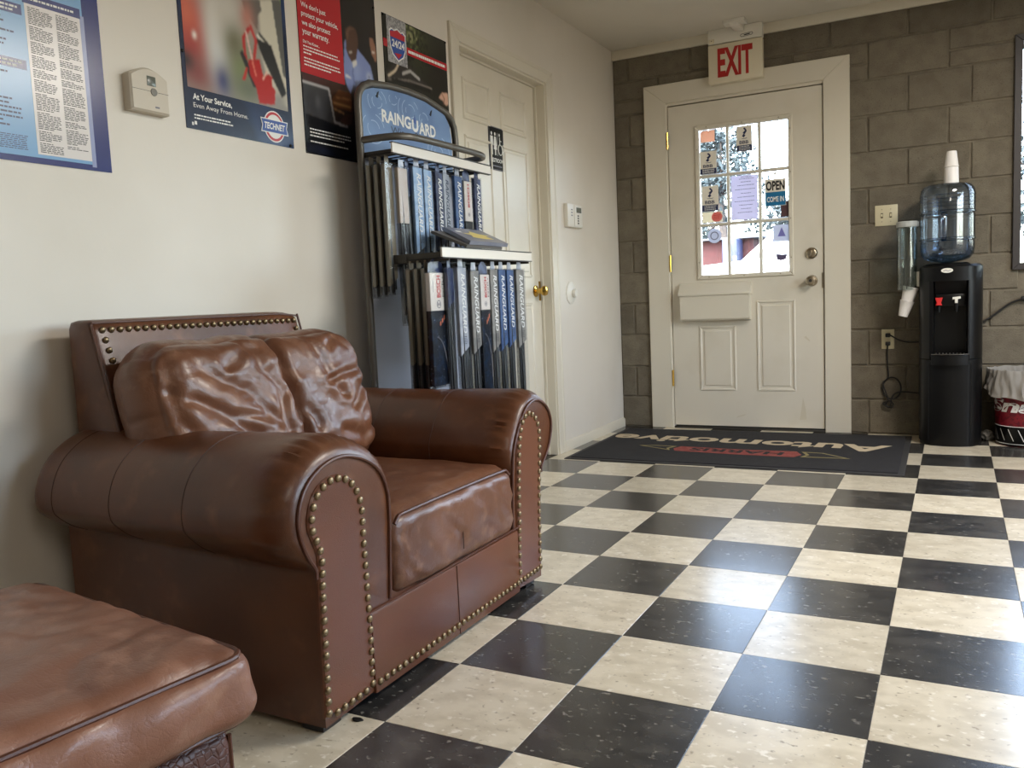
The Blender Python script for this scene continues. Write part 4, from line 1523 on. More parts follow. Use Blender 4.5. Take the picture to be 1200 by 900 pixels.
# second poster: jumper cables
m_p2n = M('poster_dark_navy', srgb(28, 40, 66), 0.25, noise=[(4, srgb(52, 74, 118), .52, .8, 2)])
p2 = poster('poster', 1.792, 2.240, 1.4045, 2.06, 'poster with red jumper cables over a dark blue band of white lettering', m_p2n)
photo_print('photo_print', m_print, p2, 1.806, 2.222, 1.522, 2.05, .0032, .0026, [
    ('fill', (150, 146, 138)),
    ('blob', [(1.838, 1.71)][0], .07, .10, (196, 66, 48)),
    ('blob', [(1.815, 1.734)][0], .04, .06, (214, 110, 84)),
    ('blob', [(1.831, 1.638)][0], .07, .05, (176, 60, 52)),
    ('blob', [(1.85, 1.571)][0], .08, .06, (140, 70, 66)),
    ('blob', [(1.807, 1.597)][0], .03, .03, (46, 30, 30)),
    ('blob', [(1.928, 1.734)][0], .04, .13, (226, 222, 214)),
    ('blob', [(1.933, 1.646)][0], .035, .09, (214, 214, 212)),
    ('blob', [(1.982, 1.779)][0], .08, .10, (206, 200, 190)),
    ('blob', [(1.946, 1.565)][0], .035, .05, (62, 66, 120)),
    ('blob', [(2.025, 1.619)][0], .05, .09, (128, 140, 96)),
    ('blob', [(2.002, 1.689)][0], .04, .05, (118, 116, 92)),
    ('blob', [(2.05, 1.564)][0], .06, .04, (112, 118, 100)),
    ('poly', [(2.117, 1.849), (2.252, 1.886), (2.234, 1.536), (2.15, 1.544), (2.116, 1.683)], (214, 208, 190)),
    ('blob', [(2.184, 1.55)][0], .04, .03, (150, 148, 144)),
    ('blur', 3),
    ('poly', [(2.046, 1.829), (2.125, 1.851), (2.13, 1.819), (2.112, 1.798), (2.107, 1.753), (2.079, 1.778), (2.058, 1.794)], (112, 106, 100)),
    ('poly', [(2.179, 1.866), (2.245, 1.884), (2.245, 1.816), (2.234, 1.623), (2.21, 1.635), (2.193, 1.757)], (96, 96, 92)),
    ('poly', [(2.217, 1.877), (2.247, 1.885), (2.244, 1.861), (2.224, 1.861)], (120, 160, 60)),
    ('blob', [(2.064, 1.78)][0], .03, .05, (190, 130, 116)),
    ('line', [(2.068, 1.748), (2.042, 1.715), (2.045, 1.667), (2.049, 1.635)], .006, (184, 48, 48)),
    ('line', [(2.077, 1.756), (2.096, 1.717), (2.082, 1.659)], .006, (196, 60, 58)),
    ('line', [(2.055, 1.734), (2.063, 1.698), (2.077, 1.641)], .004, (226, 190, 180)),
    ('line', [(2.106, 1.736), (2.135, 1.709), (2.152, 1.68)], .005, (230, 226, 214)),
    ('line', [(2.114, 1.743), (2.144, 1.723), (2.166, 1.694)], .005, (60, 60, 58)),
    ('poly', [(2.097, 1.728), (2.164, 1.719), (2.221, 1.58), (2.198, 1.561), (2.13, 1.658), (2.113, 1.688)], (40, 40, 40)),
    ('poly', [(2.021, 1.666), (2.034, 1.675), (2.077, 1.608), (2.085, 1.571), (2.07, 1.573), (2.054, 1.603)], (34, 34, 36)),
    ('poly', [(2.055, 1.652), (2.106, 1.664), (2.117, 1.616), (2.143, 1.627), (2.158, 1.619), (2.155, 1.59), (2.169, 1.582), (2.162, 1.533), (2.092, 1.525), (2.082, 1.576), (2.061, 1.605)], (186, 32, 30)),
    ('poly', [(2.025, 1.586), (2.045, 1.629), (2.052, 1.625), (2.038, 1.586)], (196, 44, 40)),
    ('line', [(2.074, 1.651), (2.085, 1.61)], .003, (230, 130, 110)),
    ('line', [(2.116, 1.605), (2.135, 1.631)], .003, (240, 190, 170)),
    ('blob', [(1.846, 1.675)][0], .008, .011, (250, 240, 230)),
    ('blur', 1),
])
lettering('poster_lettering', 'At Your Service,', m_inkw, p2, (.0028, 1.822, 1.497), (0, 1, 0), (0, 0, 1), w=.150, h=.021, bold=.025, align='l')
lettering('poster_lettering', 'Even Away From Home.', m_inkw, p2, (.0028, 1.822, 1.472), (0, 1, 0), (0, 0, 1), w=.215, h=.018, align='l')
microtext('small_print', m_inkw, p2, WL(.0030), [(1.822, 1.965, 1.446), (1.822, 1.972, 1.437)], .0042, 8)
MB().box(.0024, .0032, 1.812, 1.818, 1.415, 1.424).obj('corner_print', m_inkw, p2)
MB().box(.0024, .0032, 1.822, 1.830, 1.418, 1.428).obj('corner_print', m_inkw, p2)


def disc(cy, cz, ry, rz, n=28):
    return [(cy + ry * cos(2 * pi * k / n), cz + rz * sin(2 * pi * k / n)) for k in range(n)]


m_em_r = M('emblem_red', srgb(190, 44, 58), .3)
m_em_b = M('emblem_blue', srgb(48, 82, 160), .3)
ec = (2.152, 1.462)
flat('emblem', disc(ec[0], ec[1], .048, .050), m_inkw, p2, .0027)
flat('emblem', disc(ec[0], ec[1], .044, .046), m_em_r, p2, .0031)
flat('emblem', disc(ec[0], ec[1], .036, .038), m_inkw, p2, .0035)
flat('emblem', [(ec[0] - .062, ec[1] + .022), (ec[0] + .062, ec[1] + .022), (ec[0] + .056, ec[1]), (ec[0] + .062, ec[1] - .022), (ec[0] - .062, ec[1] - .022), (ec[0] - .056, ec[1])], m_inkw, p2, .0039)
flat('emblem', [(ec[0] - .058, ec[1] + .019), (ec[0] + .058, ec[1] + .019), (ec[0] + .053, ec[1]), (ec[0] + .058, ec[1] - .019), (ec[0] - .058, ec[1] - .019), (ec[0] - .053, ec[1])], m_em_b, p2, .0043)
lettering('emblem_lettering', 'TECHNET', m_inkw, p2, (.0044, ec[0], ec[1]), (0, 1, 0), (0, 0, 1), w=.094, h=.021, bold=.03, slant=.2, depth=.0006)

# third poster: red panel over a photograph
m_p3 = M('poster_black', srgb(20, 20, 24), 0.25)
p3 = poster('poster', 2.300, 2.740, 1.3995, 2.06, 'poster of a man in a blue work shirt beside a red text panel', m_p3)
photo_print('photo_print', m_print, p3, 2.304, 2.736, 1.405, 2.05, .0036, .0024, [
    ('fill', (34, 30, 30)),
    ('blob', [(2.371, 1.681)][0], .12, .07, (76, 30, 30)),
    ('blob', [(2.689, 1.931)][0], .06, .10, (44, 40, 40)),
    ('blob', [(2.489, 1.605)][0], .10, .06, (70, 46, 34)),
    ('blur', 3),
    ('poly', [(2.546, 1.825), (2.574, 1.851), (2.618, 1.816), (2.659, 1.793), (2.695, 1.769), (2.71, 1.719), (2.59, 1.695), (2.564, 1.645), (2.546, 1.667), (2.529, 1.708)], (132, 146, 196)),
    ('poly', [(2.482, 1.689), (2.527, 1.688), (2.532, 1.715), (2.52, 1.703)], (168, 178, 214)),
    ('blob', [(2.604, 1.73)][0], .03, .04, (152, 166, 210)),
    ('line', [(2.598, 1.773), (2.583, 1.725), (2.589, 1.682)], .004, (108, 122, 176)),
    ('poly', [(2.481, 1.679), (2.521, 1.681), (2.503, 1.646), (2.473, 1.603), (2.449, 1.611), (2.448, 1.648)], (72, 48, 38)),
    ('poly', [(2.556, 1.871), (2.583, 1.89), (2.615, 1.886), (2.626, 1.863), (2.625, 1.831), (2.609, 1.776), (2.581, 1.76), (2.563, 1.778), (2.552, 1.801)], (84, 58, 46)),
    ('poly', [(2.557, 1.859), (2.578, 1.883), (2.609, 1.885), (2.576, 1.87), (2.564, 1.829)], (112, 82, 66)),
    ('poly', [(2.569, 1.795), (2.588, 1.8), (2.585, 1.792), (2.57, 1.789)], (200, 190, 180)),
    ('poly', [(2.584, 1.761), (2.609, 1.776), (2.612, 1.757), (2.589, 1.741)], (222, 220, 216)),
    ('poly', [(2.539, 1.709), (2.57, 1.707), (2.571, 1.697), (2.542, 1.699)], (226, 226, 230)),
    ('blob', [(2.682, 1.726)][0], .013, .014, (222, 226, 236)),
    ('blob', [(2.682, 1.726)][0], .007, .008, (90, 104, 160)),
    ('poly', [(2.697, 1.874), (2.717, 1.876), (2.732, 1.85), (2.751, 1.807), (2.726, 1.792), (2.706, 1.817), (2.699, 1.848)], (150, 108, 88)),
    ('poly', [(2.71, 1.828), (2.726, 1.827), (2.723, 1.821), (2.71, 1.823)], (226, 214, 204)),
    ('poly', [(2.695, 1.88), (2.715, 1.911), (2.767, 1.918), (2.756, 1.815), (2.737, 1.851), (2.719, 1.876)], (44, 34, 30)),
    ('poly', [(2.497, 1.645), (2.564, 1.645), (2.563, 1.58), (2.456, 1.581), (2.454, 1.605)], (134, 84, 50)),
    ('line', [(2.463, 1.595), (2.559, 1.593)], .003, (220, 170, 110)),
    ('line', [(2.48, 1.616), (2.558, 1.621)], .003, (200, 140, 90)),
    ('line', [(2.456, 1.575), (2.515, 1.566)], .003, (210, 160, 110)),
    ('poly', [(2.307, 1.637), (2.44, 1.637), (2.462, 1.52), (2.305, 1.534)], (66, 66, 70)),
    ('line', [(2.307, 1.637), (2.44, 1.637), (2.463, 1.526), (2.531, 1.521)], .004, (196, 194, 196)),
    ('blob', [(2.378, 1.582)][0], .014, .022, (92, 92, 96)),
    ('poly', [(2.492, 1.537), (2.536, 1.569), (2.567, 1.568), (2.561, 1.535), (2.521, 1.522)], (86, 56, 46)),
    ('poly', [(2.302, 1.53), (2.462, 1.52), (2.572, 1.518), (2.56, 1.399), (2.292, 1.397)], (18, 18, 22)),
    ('blob', [(2.352, 1.399)][0], .08, .02, (30, 44, 86)),
    ('poly', [(2.299, 1.428), (2.294, 1.373), (2.559, 1.38), (2.56, 1.399)], (22, 26, 40)),
    ('blur', 1),
])
m_p3r = M('poster_red', srgb(184, 40, 48), 0.25)
flat('red_panel', [(2.300, 1.668), (2.532, 1.668), (2.532, 2.06), (2.300, 2.06)], m_p3r, p3, .0030)
for k, (s, w_) in enumerate((("We don't just", .128), ('protect your vehicle,', .192), ('we also protect', .148), ('your warranty.', .138))):
    lettering('poster_lettering', s, m_inkw, p3, (.0036, 2.318, 1.892 - .030 * k), (0, 1, 0), (0, 0, 1), w=w_, h=.023, bold=.012, align='l')
lettering('poster_lettering', 'Did You Know...', m_inkw, p3, (.0036, 2.318, 1.772), (0, 1, 0), (0, 0, 1), w=.085, h=.010, bold=.015, align='l')
microtext('small_print', m_inkw, p3, WL(.0038), [(2.318, 2.50, 1.757), (2.318, 2.512, 1.746), (2.318, 2.36, 1.735), (2.318, 2.51, 1.718), (2.318, 2.512, 1.707), (2.318, 2.46, 1.696)], .0045, 9)
microtext('small_print', m_inkw, p3, WL(.0030), [(2.325, 2.545, 1.484), (2.325, 2.548, 1.473), (2.325, 2.51, 1.462), (2.325, 2.53, 1.442)], .0045, 10)

# fourth poster: night photograph with a red stripe and a shield
m_p4 = M('poster_night', srgb(30, 30, 26), 0.25)
p4 = poster('poster', 2.786, 3.250, 1.42, 1.992, 'dark poster with a red stripe and a road shield, above the rack sign', m_p4)
photo_print('photo_print', m_print, p4, 2.790, 3.246, 1.50, 1.988, .0036, .0024, [
    ('fill', (34, 34, 28)),
    ('blob', [(3.003, 1.956)][0], .10, .10, (66, 72, 46)),
    ('blob', [(3.182, 1.836)][0], .08, .08, (36, 32, 30)),
    ('speck', .55, (108, 116, 76), 3, [(2.978, 1.964)][0], (.11, .10)),
    ('speck', .55, (20, 22, 16), 5, [(2.975, 1.935)][0], (.20, .20)),
    ('speck', .72, (150, 150, 112), 8, [(2.99, 1.96)][0], (.10, .09)),
    ('poly', [(2.794, 1.749), (2.838, 1.806), (2.902, 1.841), (2.964, 1.826), (3.026, 1.797), (3.119, 1.771), (3.124, 1.75), (2.957, 1.754), (2.796, 1.743)], (52, 48, 46)),
    ('line', [(2.809, 1.759), (2.86, 1.79), (2.889, 1.831)], .005, (214, 196, 170)),
    ('line', [(2.909, 1.787), (2.962, 1.808), (3.026, 1.789)], .006, (180, 176, 172)),
    ('line', [(2.841, 1.841), (2.89, 1.845), (2.901, 1.83)], .005, (160, 156, 146)),
    ('line', [(2.808, 1.747), (2.958, 1.769), (3.118, 1.768)], .004, (118, 110, 104)),
    ('line', [(2.832, 1.75), (2.957, 1.754), (3.103, 1.755)], .006, (16, 15, 15)),
    ('poly', [(3.172, 1.741), (3.196, 1.768), (3.248, 1.774), (3.247, 1.728), (3.228, 1.717), (3.2, 1.735)], (214, 170, 148)),
    ('line', [(3.196, 1.764), (3.216, 1.745), (3.208, 1.721)], .003, (110, 70, 60)),
    ('blur', 1),
])
flat('red_stripe', [(2.787, 1.868), (3.249, 1.868), (3.249, 1.898), (2.787, 1.898)], m_p3r, p4, .0028)
m_p4s = M('poster_silver', srgb(172, 172, 174), .28, noise=[(120, srgb(132, 132, 136), .45, .55, 1)])
flat('silver_panel', [(2.812, 1.815), (2.944, 1.815), (2.944, 1.990), (2.812, 1.990)], m_p4s, p4, .0033)


def shield(cy, cz, w, h):
    p = [(-.5, .38), (-.36, .46), (-.2, .42), (0, .5), (.2, .42), (.36, .46), (.5, .38), (.49, .1), (.46, -.12), (.32, -.34), (0, -.5), (-.32, -.34), (-.46, -.12), (-.49, .1)]
    return [(cy + a * w, cz + b * h) for a, b in p]


scy, scz = 2.882, 1.890
flat('shield_print', shield(scy, scz, .112, .128), m_inkw, p4, .0037)
flat('shield_print', shield(scy, scz, .102, .116), m_em_b, p4, .0041)
flat('shield_print', [(scy - .050, scz + .024), (scy + .050, scz + .024), (scy + .050, scz + .044), (scy + .022, scz + .049), (scy, scz + .057), (scy - .022, scz + .049), (scy - .050, scz + .044)], m_em_r, p4, .0045)
flat('shield_print', [(scy - .026, scz - .035), (scy + .026, scz - .030), (scy, scz - .053)], m_em_r, p4, .0045)
lettering('shield_lettering', '24/24', m_inkw, p4, (.0046, scy, scz + .002), (0, 1, 0), (0, 0, 1), w=.086, h=.029, bold=.03, slant=.1)
microtext('stripe_print', m_inkw, p4, WL(.0036), [(2.955, 3.235, 1.883)], .011, 12)

pin_me = MB().lathe([(.0001, 0), (.005, 0), (.004, .004), (.0001, .005)], (0, 0, 0), 10, 'x').mesh('push_pin', m_black_m)
for par, y, z in ((p4, 2.792, 1.986), (p4, 3.243, 1.986), (p3, 2.732, 1.992), (p2, 1.797, 1.62), (p2, 2.222, 1.4115)):
    o = bpy.data.objects.new('push_pin', pin_me)
    o.location = Vector((.0022, y, z)) - origin_of(par)
    COL.objects.link(o)
    o.parent = par

# ------------------------------------------------------------------ small things on the left wall
m_lcd = M('lcd', srgb(96, 100, 92), 0.25)
t = thing('thermostat', (0, 1.65, 1.485), 'beige arched wall thermostat between the notice and the cable poster', 'thermostat')
m_beige = M('beige_plastic', srgb(206, 196, 180), 0.45)
y0, y1, z0, z1 = 1.588, 1.712, 1.418, 1.512
body_pts = [(y0, z0), (y1, z0), (y1, z1)] + [(y1 - (y1 - y0) * k / 10, z1 + .024 * sin(pi * k / 10)) for k in range(1, 10)] + [(y0, z1)]
MB().prism(body_pts, FL, .0, .030, .004).obj('body', m_beige, t)
MB().prism(inset(body_pts, .004), FL, .024, .0315, .001).obj('cover', m_beige, t)
MB().box(.0312, .0318, 1.592, 1.709, 1.4735, 1.4745).obj('cover_joint', m_steel_d, t)
MB().box(.031, .0326, 1.641, 1.669, 1.488, 1.514, .0005).obj('display', m_lcd, t)
MB().lathe([(.001, 0), (.011, 0), (.010, .003), (.001, .004)], (.0305, 1.661, 1.4735), 18, 'x').obj('rocker', M('rocker_grey', srgb(120, 116, 108), .45), t)
MB().box(.0312, .0318, 1.662, 1.676, 1.4315, 1.436).obj('badge', m_inkg, t)

t = thing('wall_keypad', (0, 4.54, 1.335), 'small white keypad with a grey display on the wall between the doors', 'keypad')
MB().box(0, .026, 4.445, 4.652, 1.268, 1.398, .004).obj('body', m_white, t)
MB().box(.026, .029, 4.535, 4.648, 1.272, 1.394, .002).obj('cover', m_white, t)
MB().box(.0288, .0298, 4.562, 4.632, 1.352, 1.382).obj('display', m_lcd, t)
for k in range(4):
    MB().box(.0288, .0305, 4.575, 4.593, 1.288 + .014 * k, 1.297 + .014 * k, .001).obj('button', m_steel_d, t)
for k in range(3):
    MB().box(.0255, .0265, 4.492, 4.512, 1.33 + .016 * k, 1.337 + .016 * k).obj('vent_slot', m_inkg, t)

t = thing('door_stop', (0, 4.50, .895), 'round white wall plate with a bumper, left of the entrance door', 'door stop')
MB().lathe([(.001, 0), (.066, 0), (.066, .004), (.058, .009), (.001, .010)], (0, 4.50, .895), 10, 'x').obj('wall_plate', m_white, t)
MB().lathe([(.001, 0), (.022, 0), (.024, .012), (.020, .022), (.001, .024)], (.009, 4.515, .892), 20, 'x').obj('bumper', m_white, t)

# restroom sign on the restroom door
t = thing('restroom_sign', (-.06, 3.783, 1.615), 'black restroom sign with white figures on the panelled white door', 'sign')
MB().box(-.0598, -.056, 3.708, 3.858, 1.512, 1.722, .001).obj('plate', m_black_m, t)
b_ = MB()
ring(b_, 3.709, 3.857, 1.513, 1.721, .003, FL, -.0562, -.0552, .0003)
b_.obj('border', m_inkg, t)
PX_ = -.0556


def figure(cy, skirt):
    mb = MB()
    mb.prism(disc(cy, 1.687, .0075, .0085, 14), FL, PX_ - .0004, PX_)
    if skirt:
        pts = [(cy - .008, 1.675), (cy + .008, 1.675), (cy + .017, 1.632), (cy + .012, 1.630), (cy + .015, 1.612), (cy + .006, 1.612), (cy + .006, 1.585), (cy + .001, 1.585), (cy + .001, 1.612), (cy - .001, 1.612), (cy - .001, 1.585), (cy - .006, 1.585), (cy - .006, 1.612), (cy - .015, 1.612), (cy - .012, 1.630), (cy - .017, 1.632)]
    else:
        pts = [(cy - .013, 1.675), (cy + .013, 1.675), (cy + .014, 1.632), (cy + .010, 1.632), (cy + .008, 1.660), (cy + .007, 1.585), (cy + .001, 1.585), (cy + .0008, 1.628), (cy - .0008, 1.628), (cy - .001, 1.585), (cy - .007, 1.585), (cy - .008, 1.660), (cy - .010, 1.632), (cy - .014, 1.632)]
    mb.prism(pts, FL, PX_ - .0004, PX_)
    mb.obj('figure_print', m_inkw, t)


figure(3.735, False)
figure(3.770, True)
MB().box(PX_ - .0004, PX_, 3.7915, 3.7935, 1.585, 1.695).obj('divider_print', m_inkw, t)
mb = MB()
mb.prism(disc(3.815, 1.687, .007, .008, 14), FL, PX_ - .0004, PX_)
mb.tube([(PX_, 3.815, 1.676), (PX_, 3.817, 1.640), (PX_, 3.836, 1.636), (PX_, 3.844, 1.606), (PX_, 3.851, 1.609)], .003, 5)
mb.tube([(PX_, 3.816, 1.660), (PX_, 3.832, 1.658)], .0025, 5)
mb.tube([(PX_, 3.821 + .021 * cos(a), 1.616 + .026 * sin(a)) for a in [radians(110) + radians(250) * k / 16 for k in range(17)]], .0025, 5)
mb.obj('wheelchair_print', m_inkw, t)
lettering('sign_lettering', 'RESTROOM', m_inkw, t, (PX_, 3.783, 1.560), (0, 1, 0), (0, 0, 1), w=.125, h=.020, bold=.02, depth=.0002)
microtext('braille_print', m_inkg, t, WL(PX_ + .0003), [(3.73, 3.83, 1.532)], .006, 13)

# ------------------------------------------------------------------ exit sign
t = thing('exit_sign', (.795, 5.262, 2.26), 'white exit sign with red letters above the entrance door', 'sign')
EY = 5.236
m_panel = M('sign_panel', srgb(222, 212, 188), 0.35)
MB().box(.634, .952, EY + .004, 5.289, 2.336, 2.4195, .004).obj('housing', m_white, t)
MB().box(.634, .952, EY, 5.289, 2.106, 2.332, .006, 3).obj('face_panel', m_panel, t)
lettering('exit_lettering', 'EXIT', m_red, t, (.794, EY - .0006, 2.222), (1, 0, 0), (0, 0, 1), w=.206, h=.168, bold=.035)
MB().box(.640, .672, EY + .0025, EY + .006, 2.340, 2.366, .001).obj('test_plate', m_panel, t)
MB().lathe([(.001, 0), (.003, 0), (.003, -.002), (.001, -.003)], (.656, EY + .003, 2.356), 10, 'y').obj('test_button', m_black, t)
mb = MB()
o_ = [(.832, 2.352), (.893, 2.356), (.899, 2.364), (.893, 2.371), (.834, 2.367), (.826, 2.360)]
for p, q in zip(o_, o_[1:] + o_[:1]):
    mb.tube([(p[0], EY + .0035, p[1]), (q[0], EY + .0035, q[1])], .0013, 5)
mb.tube([(.848, EY + .0035, 2.360), (.882, EY + .0035, 2.363)], .003, 5)
mb.obj('maker_mark', m_ink, t)
mb = MB()
mb.box(.76, .885, 5.085, 5.165, CEIL - .022, CEIL, .003)
mb.box(.795, .85, 5.10, 5.236, CEIL - .035, CEIL - .0, .003)
mb.obj('ceiling_mount', m_white, t)

# ------------------------------------------------------------------ stickers and papers on the door glass


def sheer(name, col, tr=.5, rough=.5):
    m = bpy.data.materials.new(name)
    m.use_nodes = True
    t_ = m.node_tree
    t_.nodes.remove(t_.nodes['Principled BSDF'])
    d = t_.nodes.new('ShaderNodeBsdfDiffuse')
    l = t_.nodes.new('ShaderNodeBsdfTranslucent')
    d.inputs[0].default_value = (*col, 1)
    l.inputs[0].default_value = (*col, 1)
    x = t_.nodes.new('ShaderNodeMixShader')
    x.inputs[0].default_value = tr
    t_.links.new(d.outputs[0], x.inputs[1])
    t_.links.new(l.outputs[0], x.inputs[2])
    t_.links.new(x.outputs[0], t_.nodes['Material Output'].inputs[0])
    return m


PY = FY + .0056                                   # room side of the glass
m_stk = M('sticker_paper', srgb(238, 232, 220), .5)
m_stk_n = M('sticker_navy', srgb(30, 42, 84), .5)
m_paper = sheer('window_paper', srgb(226, 220, 232), .5)
m_or = sheer('sticker_orange', srgb(244, 204, 180), .5)
m_pk = sheer('sticker_coral', srgb(240, 150, 144), .4)
m_rd = sheer('sticker_frosted', srgb(214, 215, 224), .45)


def bflat(name, pts, mat, parent, k, th=.0003):
    """a flat print on the room side of the glass, k layers up"""
    d = PY - .0004 * k
    return MB().prism([tuple(p) for p in pts], lambda p, q, h: (p, h, q), d, d - th).obj(name, mat, parent)


def sticker(x0, x1, z0, z1, label, mat, cat='sticker', name='window_sticker', group='papers and stickers on the door glass', shape=None):
    t = thing(name, ((x0 + x1) / 2, PY, (z0 + z1) / 2), label, cat, group)
    bflat('sheet', shape or rect(x0, x1, z0, z1), mat, t, 0)
    return t


def torch_sticker(x0, x1, z0, z1, label):
    t = sticker(x0, x1, z0, z1, label, m_stk)
    w, h, cx = x1 - x0, z1 - z0, (x0 + x1) / 2
    bflat('band', rect(x0 + .002, x1 - .002, z0 + .002, z0 + h * .25), m_stk_n, t, 1)
    microtext('band_print', m_inkw, t, lambda p, q: (p, PY - .0012, q), [(x0 + w * .15, x1 - w * .12, z0 + h * (.20 - .065 * k)) for k in range(3)], .004, int(x0 * 999))
    lettering('sticker_lettering', 'BBB', m_stk_n, t, (cx - w * .02, PY - .0006, z0 + h * .36), (1, 0, 0), (0, 0, 1), w=w * .58, h=h * .13, bold=.02)
    fl = [(-.02, .52), (.10, .58), (.03, .70), (.17, .80), (.06, .92), (-.02, .90), (.03, .84), (-.10, .76), (.0, .62)]
    mb = MB()
    for pts in ([(-.14, .60), (-.02, .545), (.08, .62), (-.03, .69)], [(-.09, .73), (.02, .66), (.17, .78), (.13, .86), (.02, .93), (-.06, .90), (.06, .81)], [(-.20, .52), (-.10, .495), (.12, .495), (.22, .53), (.10, .515), (-.08, .512)]):
        mb.prism([(cx + a * w, z0 + b * h) for a, b in pts], lambda p, q, hh: (p, hh, q), PY - .0004, PY - .0007)
    mb.obj('torch_print', m_stk_n, t)
    return t


torch_sticker(.779, .872, 1.700, 1.852, 'white torch sticker with navy band in the top middle pane of the door')
torch_sticker(.5525, .656, 1.588, 1.726, 'white torch sticker with navy band low in the top left pane of the door')
torch_sticker(.560, .663, 1.362, 1.516, 'white torch sticker with navy band in the middle left pane of the door')
sticker(.561, .647, 1.782, 1.851, 'pale orange blank sticker in the top left pane of the door', m_or)
t = sticker(.562, .685, 1.293, 1.357, 'coral red label below the torch sticker in the middle left pane', sheer('sticker_cream', srgb(236, 226, 204), .5))
bflat('coral_print', disc(.652, 1.325, .034, .030, 20), m_pk, t, 1)
microtext('label_print', m_redink, t, lambda p, q: (p, PY - .0012, q), [(.632, .672, 1.325 + .010 * k) for k in (-1, 0, 1)], .003, 21)
t = sticker(.742, .900, 1.293, 1.559, 'white typed paper sheet filling the middle pane of the door', m_paper, 'paper', 'paper_notice')
microtext('typed_print', m_inkg, t, lambda p, q: (p, PY - .0012, q), [(.80, .87, 1.548), (.79, .88, 1.538), (.80, .86, 1.520), (.78, .885, 1.500), (.765, .885, 1.476), (.80, .86, 1.452), (.78, .885, 1.430), (.76, .88, 1.405), (.79, .87, 1.382), (.80, .86, 1.360), (.78, .87, 1.338)], .0035, 22)
t = thing('open_sign', (1.004, PY - .004, 1.44), 'small black and blue OPEN sign hanging in the middle right pane', 'sign')
OY = PY - .006
MB().box(.9445, 1.0645, OY, OY + .0025, 1.360, 1.518, .0006).obj('card', m_stk, t)
MB().prism(rect(.946, 1.063, 1.362, 1.442), lambda p, q, h: (p, h, q), OY, OY - .0004).obj('blue_band', M('sign_teal', srgb(24, 112, 160), .45), t)
lettering('open_lettering', 'OPEN', m_ink, t, (1.0045, OY - .0004, 1.479), (1, 0, 0), (0, 0, 1), w=.108, h=.056, bold=.035)
lettering('come_in_lettering', 'COME IN', m_inkw, t, (1.0045, OY - .0008, 1.399), (1, 0, 0), (0, 0, 1), w=.098, h=.032, bold=.02)
MB().tube([(.985, OY, 1.517), (1.004, OY - .001, 1.548), (1.023, OY, 1.517)], .0012, 5).obj('string', m_inkg, t)
MB().lathe([(.001, 0), (.009, 0), (.009, .003), (.001, .004)], (1.004, OY - .003, 1.549), 14, 'y').obj('suction_cup', m_inkw, t)
sticker(1.034, 1.084, 1.294, 1.382, 'small dark brown sticker below the OPEN sign in the middle right pane', M('sticker_brown', srgb(84, 58, 62), .5))
t = sticker(.590, .678, 1.165, 1.256, 'round frosted sticker in the bottom left pane of the door', m_rd, shape=disc(.634, 1.210, .043, .045))
mb = MB()
for k in range(24):
    a, b = 2 * pi * k / 24, 2 * pi * (k + 1) / 24
    mb.add([(.634 + r * cos(q), PY - .0008, 1.21 + r * sin(q)) for r, q in ((.026, a), (.026, b), (.020, b), (.020, a))], [(0, 1, 2, 3)])
mb.obj('ring_print', m_inkg, t)
t = sticker(.987, 1.081, 1.150, 1.247, 'square grey sticker with a violet triangle in the bottom right pane', m_rd)
bflat('triangle_print', [(1.014, 1.178), (1.060, 1.178), (1.037, 1.232)], M('violet_ink', srgb(120, 118, 186), .5), t, 1)
sticker(1.006, 1.064, 1.034, 1.074, 'small dark violet sticker low in the bottom right pane', M('sticker_violet', srgb(86, 78, 110), .5), shape=[(1.008, 1.040), (1.030, 1.034), (1.060, 1.040), (1.064, 1.070), (1.040, 1.066), (1.006, 1.074)])

# ------------------------------------------------------------------ doormat
mat = thing('doormat', (.92, 4.68, 0), 'dark navy doormat with cream lettering and a red banner, at the entrance door', 'doormat')
m_rubedge = M('mat_rubber', srgb(48, 47, 47), .7)
m_pile = M('mat_pile', srgb(27, 26, 29), .95, noise=[(30, srgb(34, 33, 36), .4, .65, 4)], bump=[('noise', 500, .5)])
m_cream_p = M('mat_cream', srgb(196, 180, 152), .95, bump=[('noise', 500, .5)])
m_red_p = M('mat_red', srgb(138, 62, 56), .95, noise=[(40, srgb(150, 80, 72), .45, .6, 3)], bump=[('noise', 500, .5)])
m_gold_p = M('mat_gold', srgb(140, 128, 84), .95, bump=[('noise', 500, .5)])
MX = [(.085, 4.135), (1.762, 4.140), (1.748, 5.232), (.068, 5.190)]
FF = lambda p, q, h: (p, q, h)
MB().prism(MX, FF, .0, .005, .002).obj('rubber_edge', m_rubedge, mat)
MB().prism(inset(MX, .028), FF, .004, .009, .002).obj('pile', m_pile, mat)
tr_ = Vector((-1, .055, 0)).normalized()
tu_ = Vector((-.055, -1, 0)).normalized()
lettering('mat_lettering', 'Automotive', m_cream_p, mat, (.885, 4.80, .0095), tr_, tu_, w=1.56, h=.205, bold=.03)
ban = [(.60, 4.465), (.93, 4.435), (1.235, 4.43), (1.262, 4.50), (1.225, 4.585), (.93, 4.575), (.60, 4.60), (.575, 4.53)]
MB().prism(ban, FF, .0085, .0098).obj('red_banner', m_red_p, mat)
for pts in ([(.36, 4.58), (.57, 4.475), (.55, 4.53), (.575, 4.60), (.45, 4.605)], [(1.50, 4.45), (1.265, 4.44), (1.285, 4.50), (1.25, 4.585), (1.36, 4.575)]):
    MB().prism(pts, FF, .0085, .0097).obj('gold_scroll', m_gold_p, mat)
    MB().prism(inset(pts, .016), FF, .0085, .0100).obj('scroll_centre', m_pile, mat)
lettering('mat_lettering', 'HARRIS', m_pile, mat, (.92, 4.515, .0099), tr_, tu_, w=.50, h=.085, bold=.03)

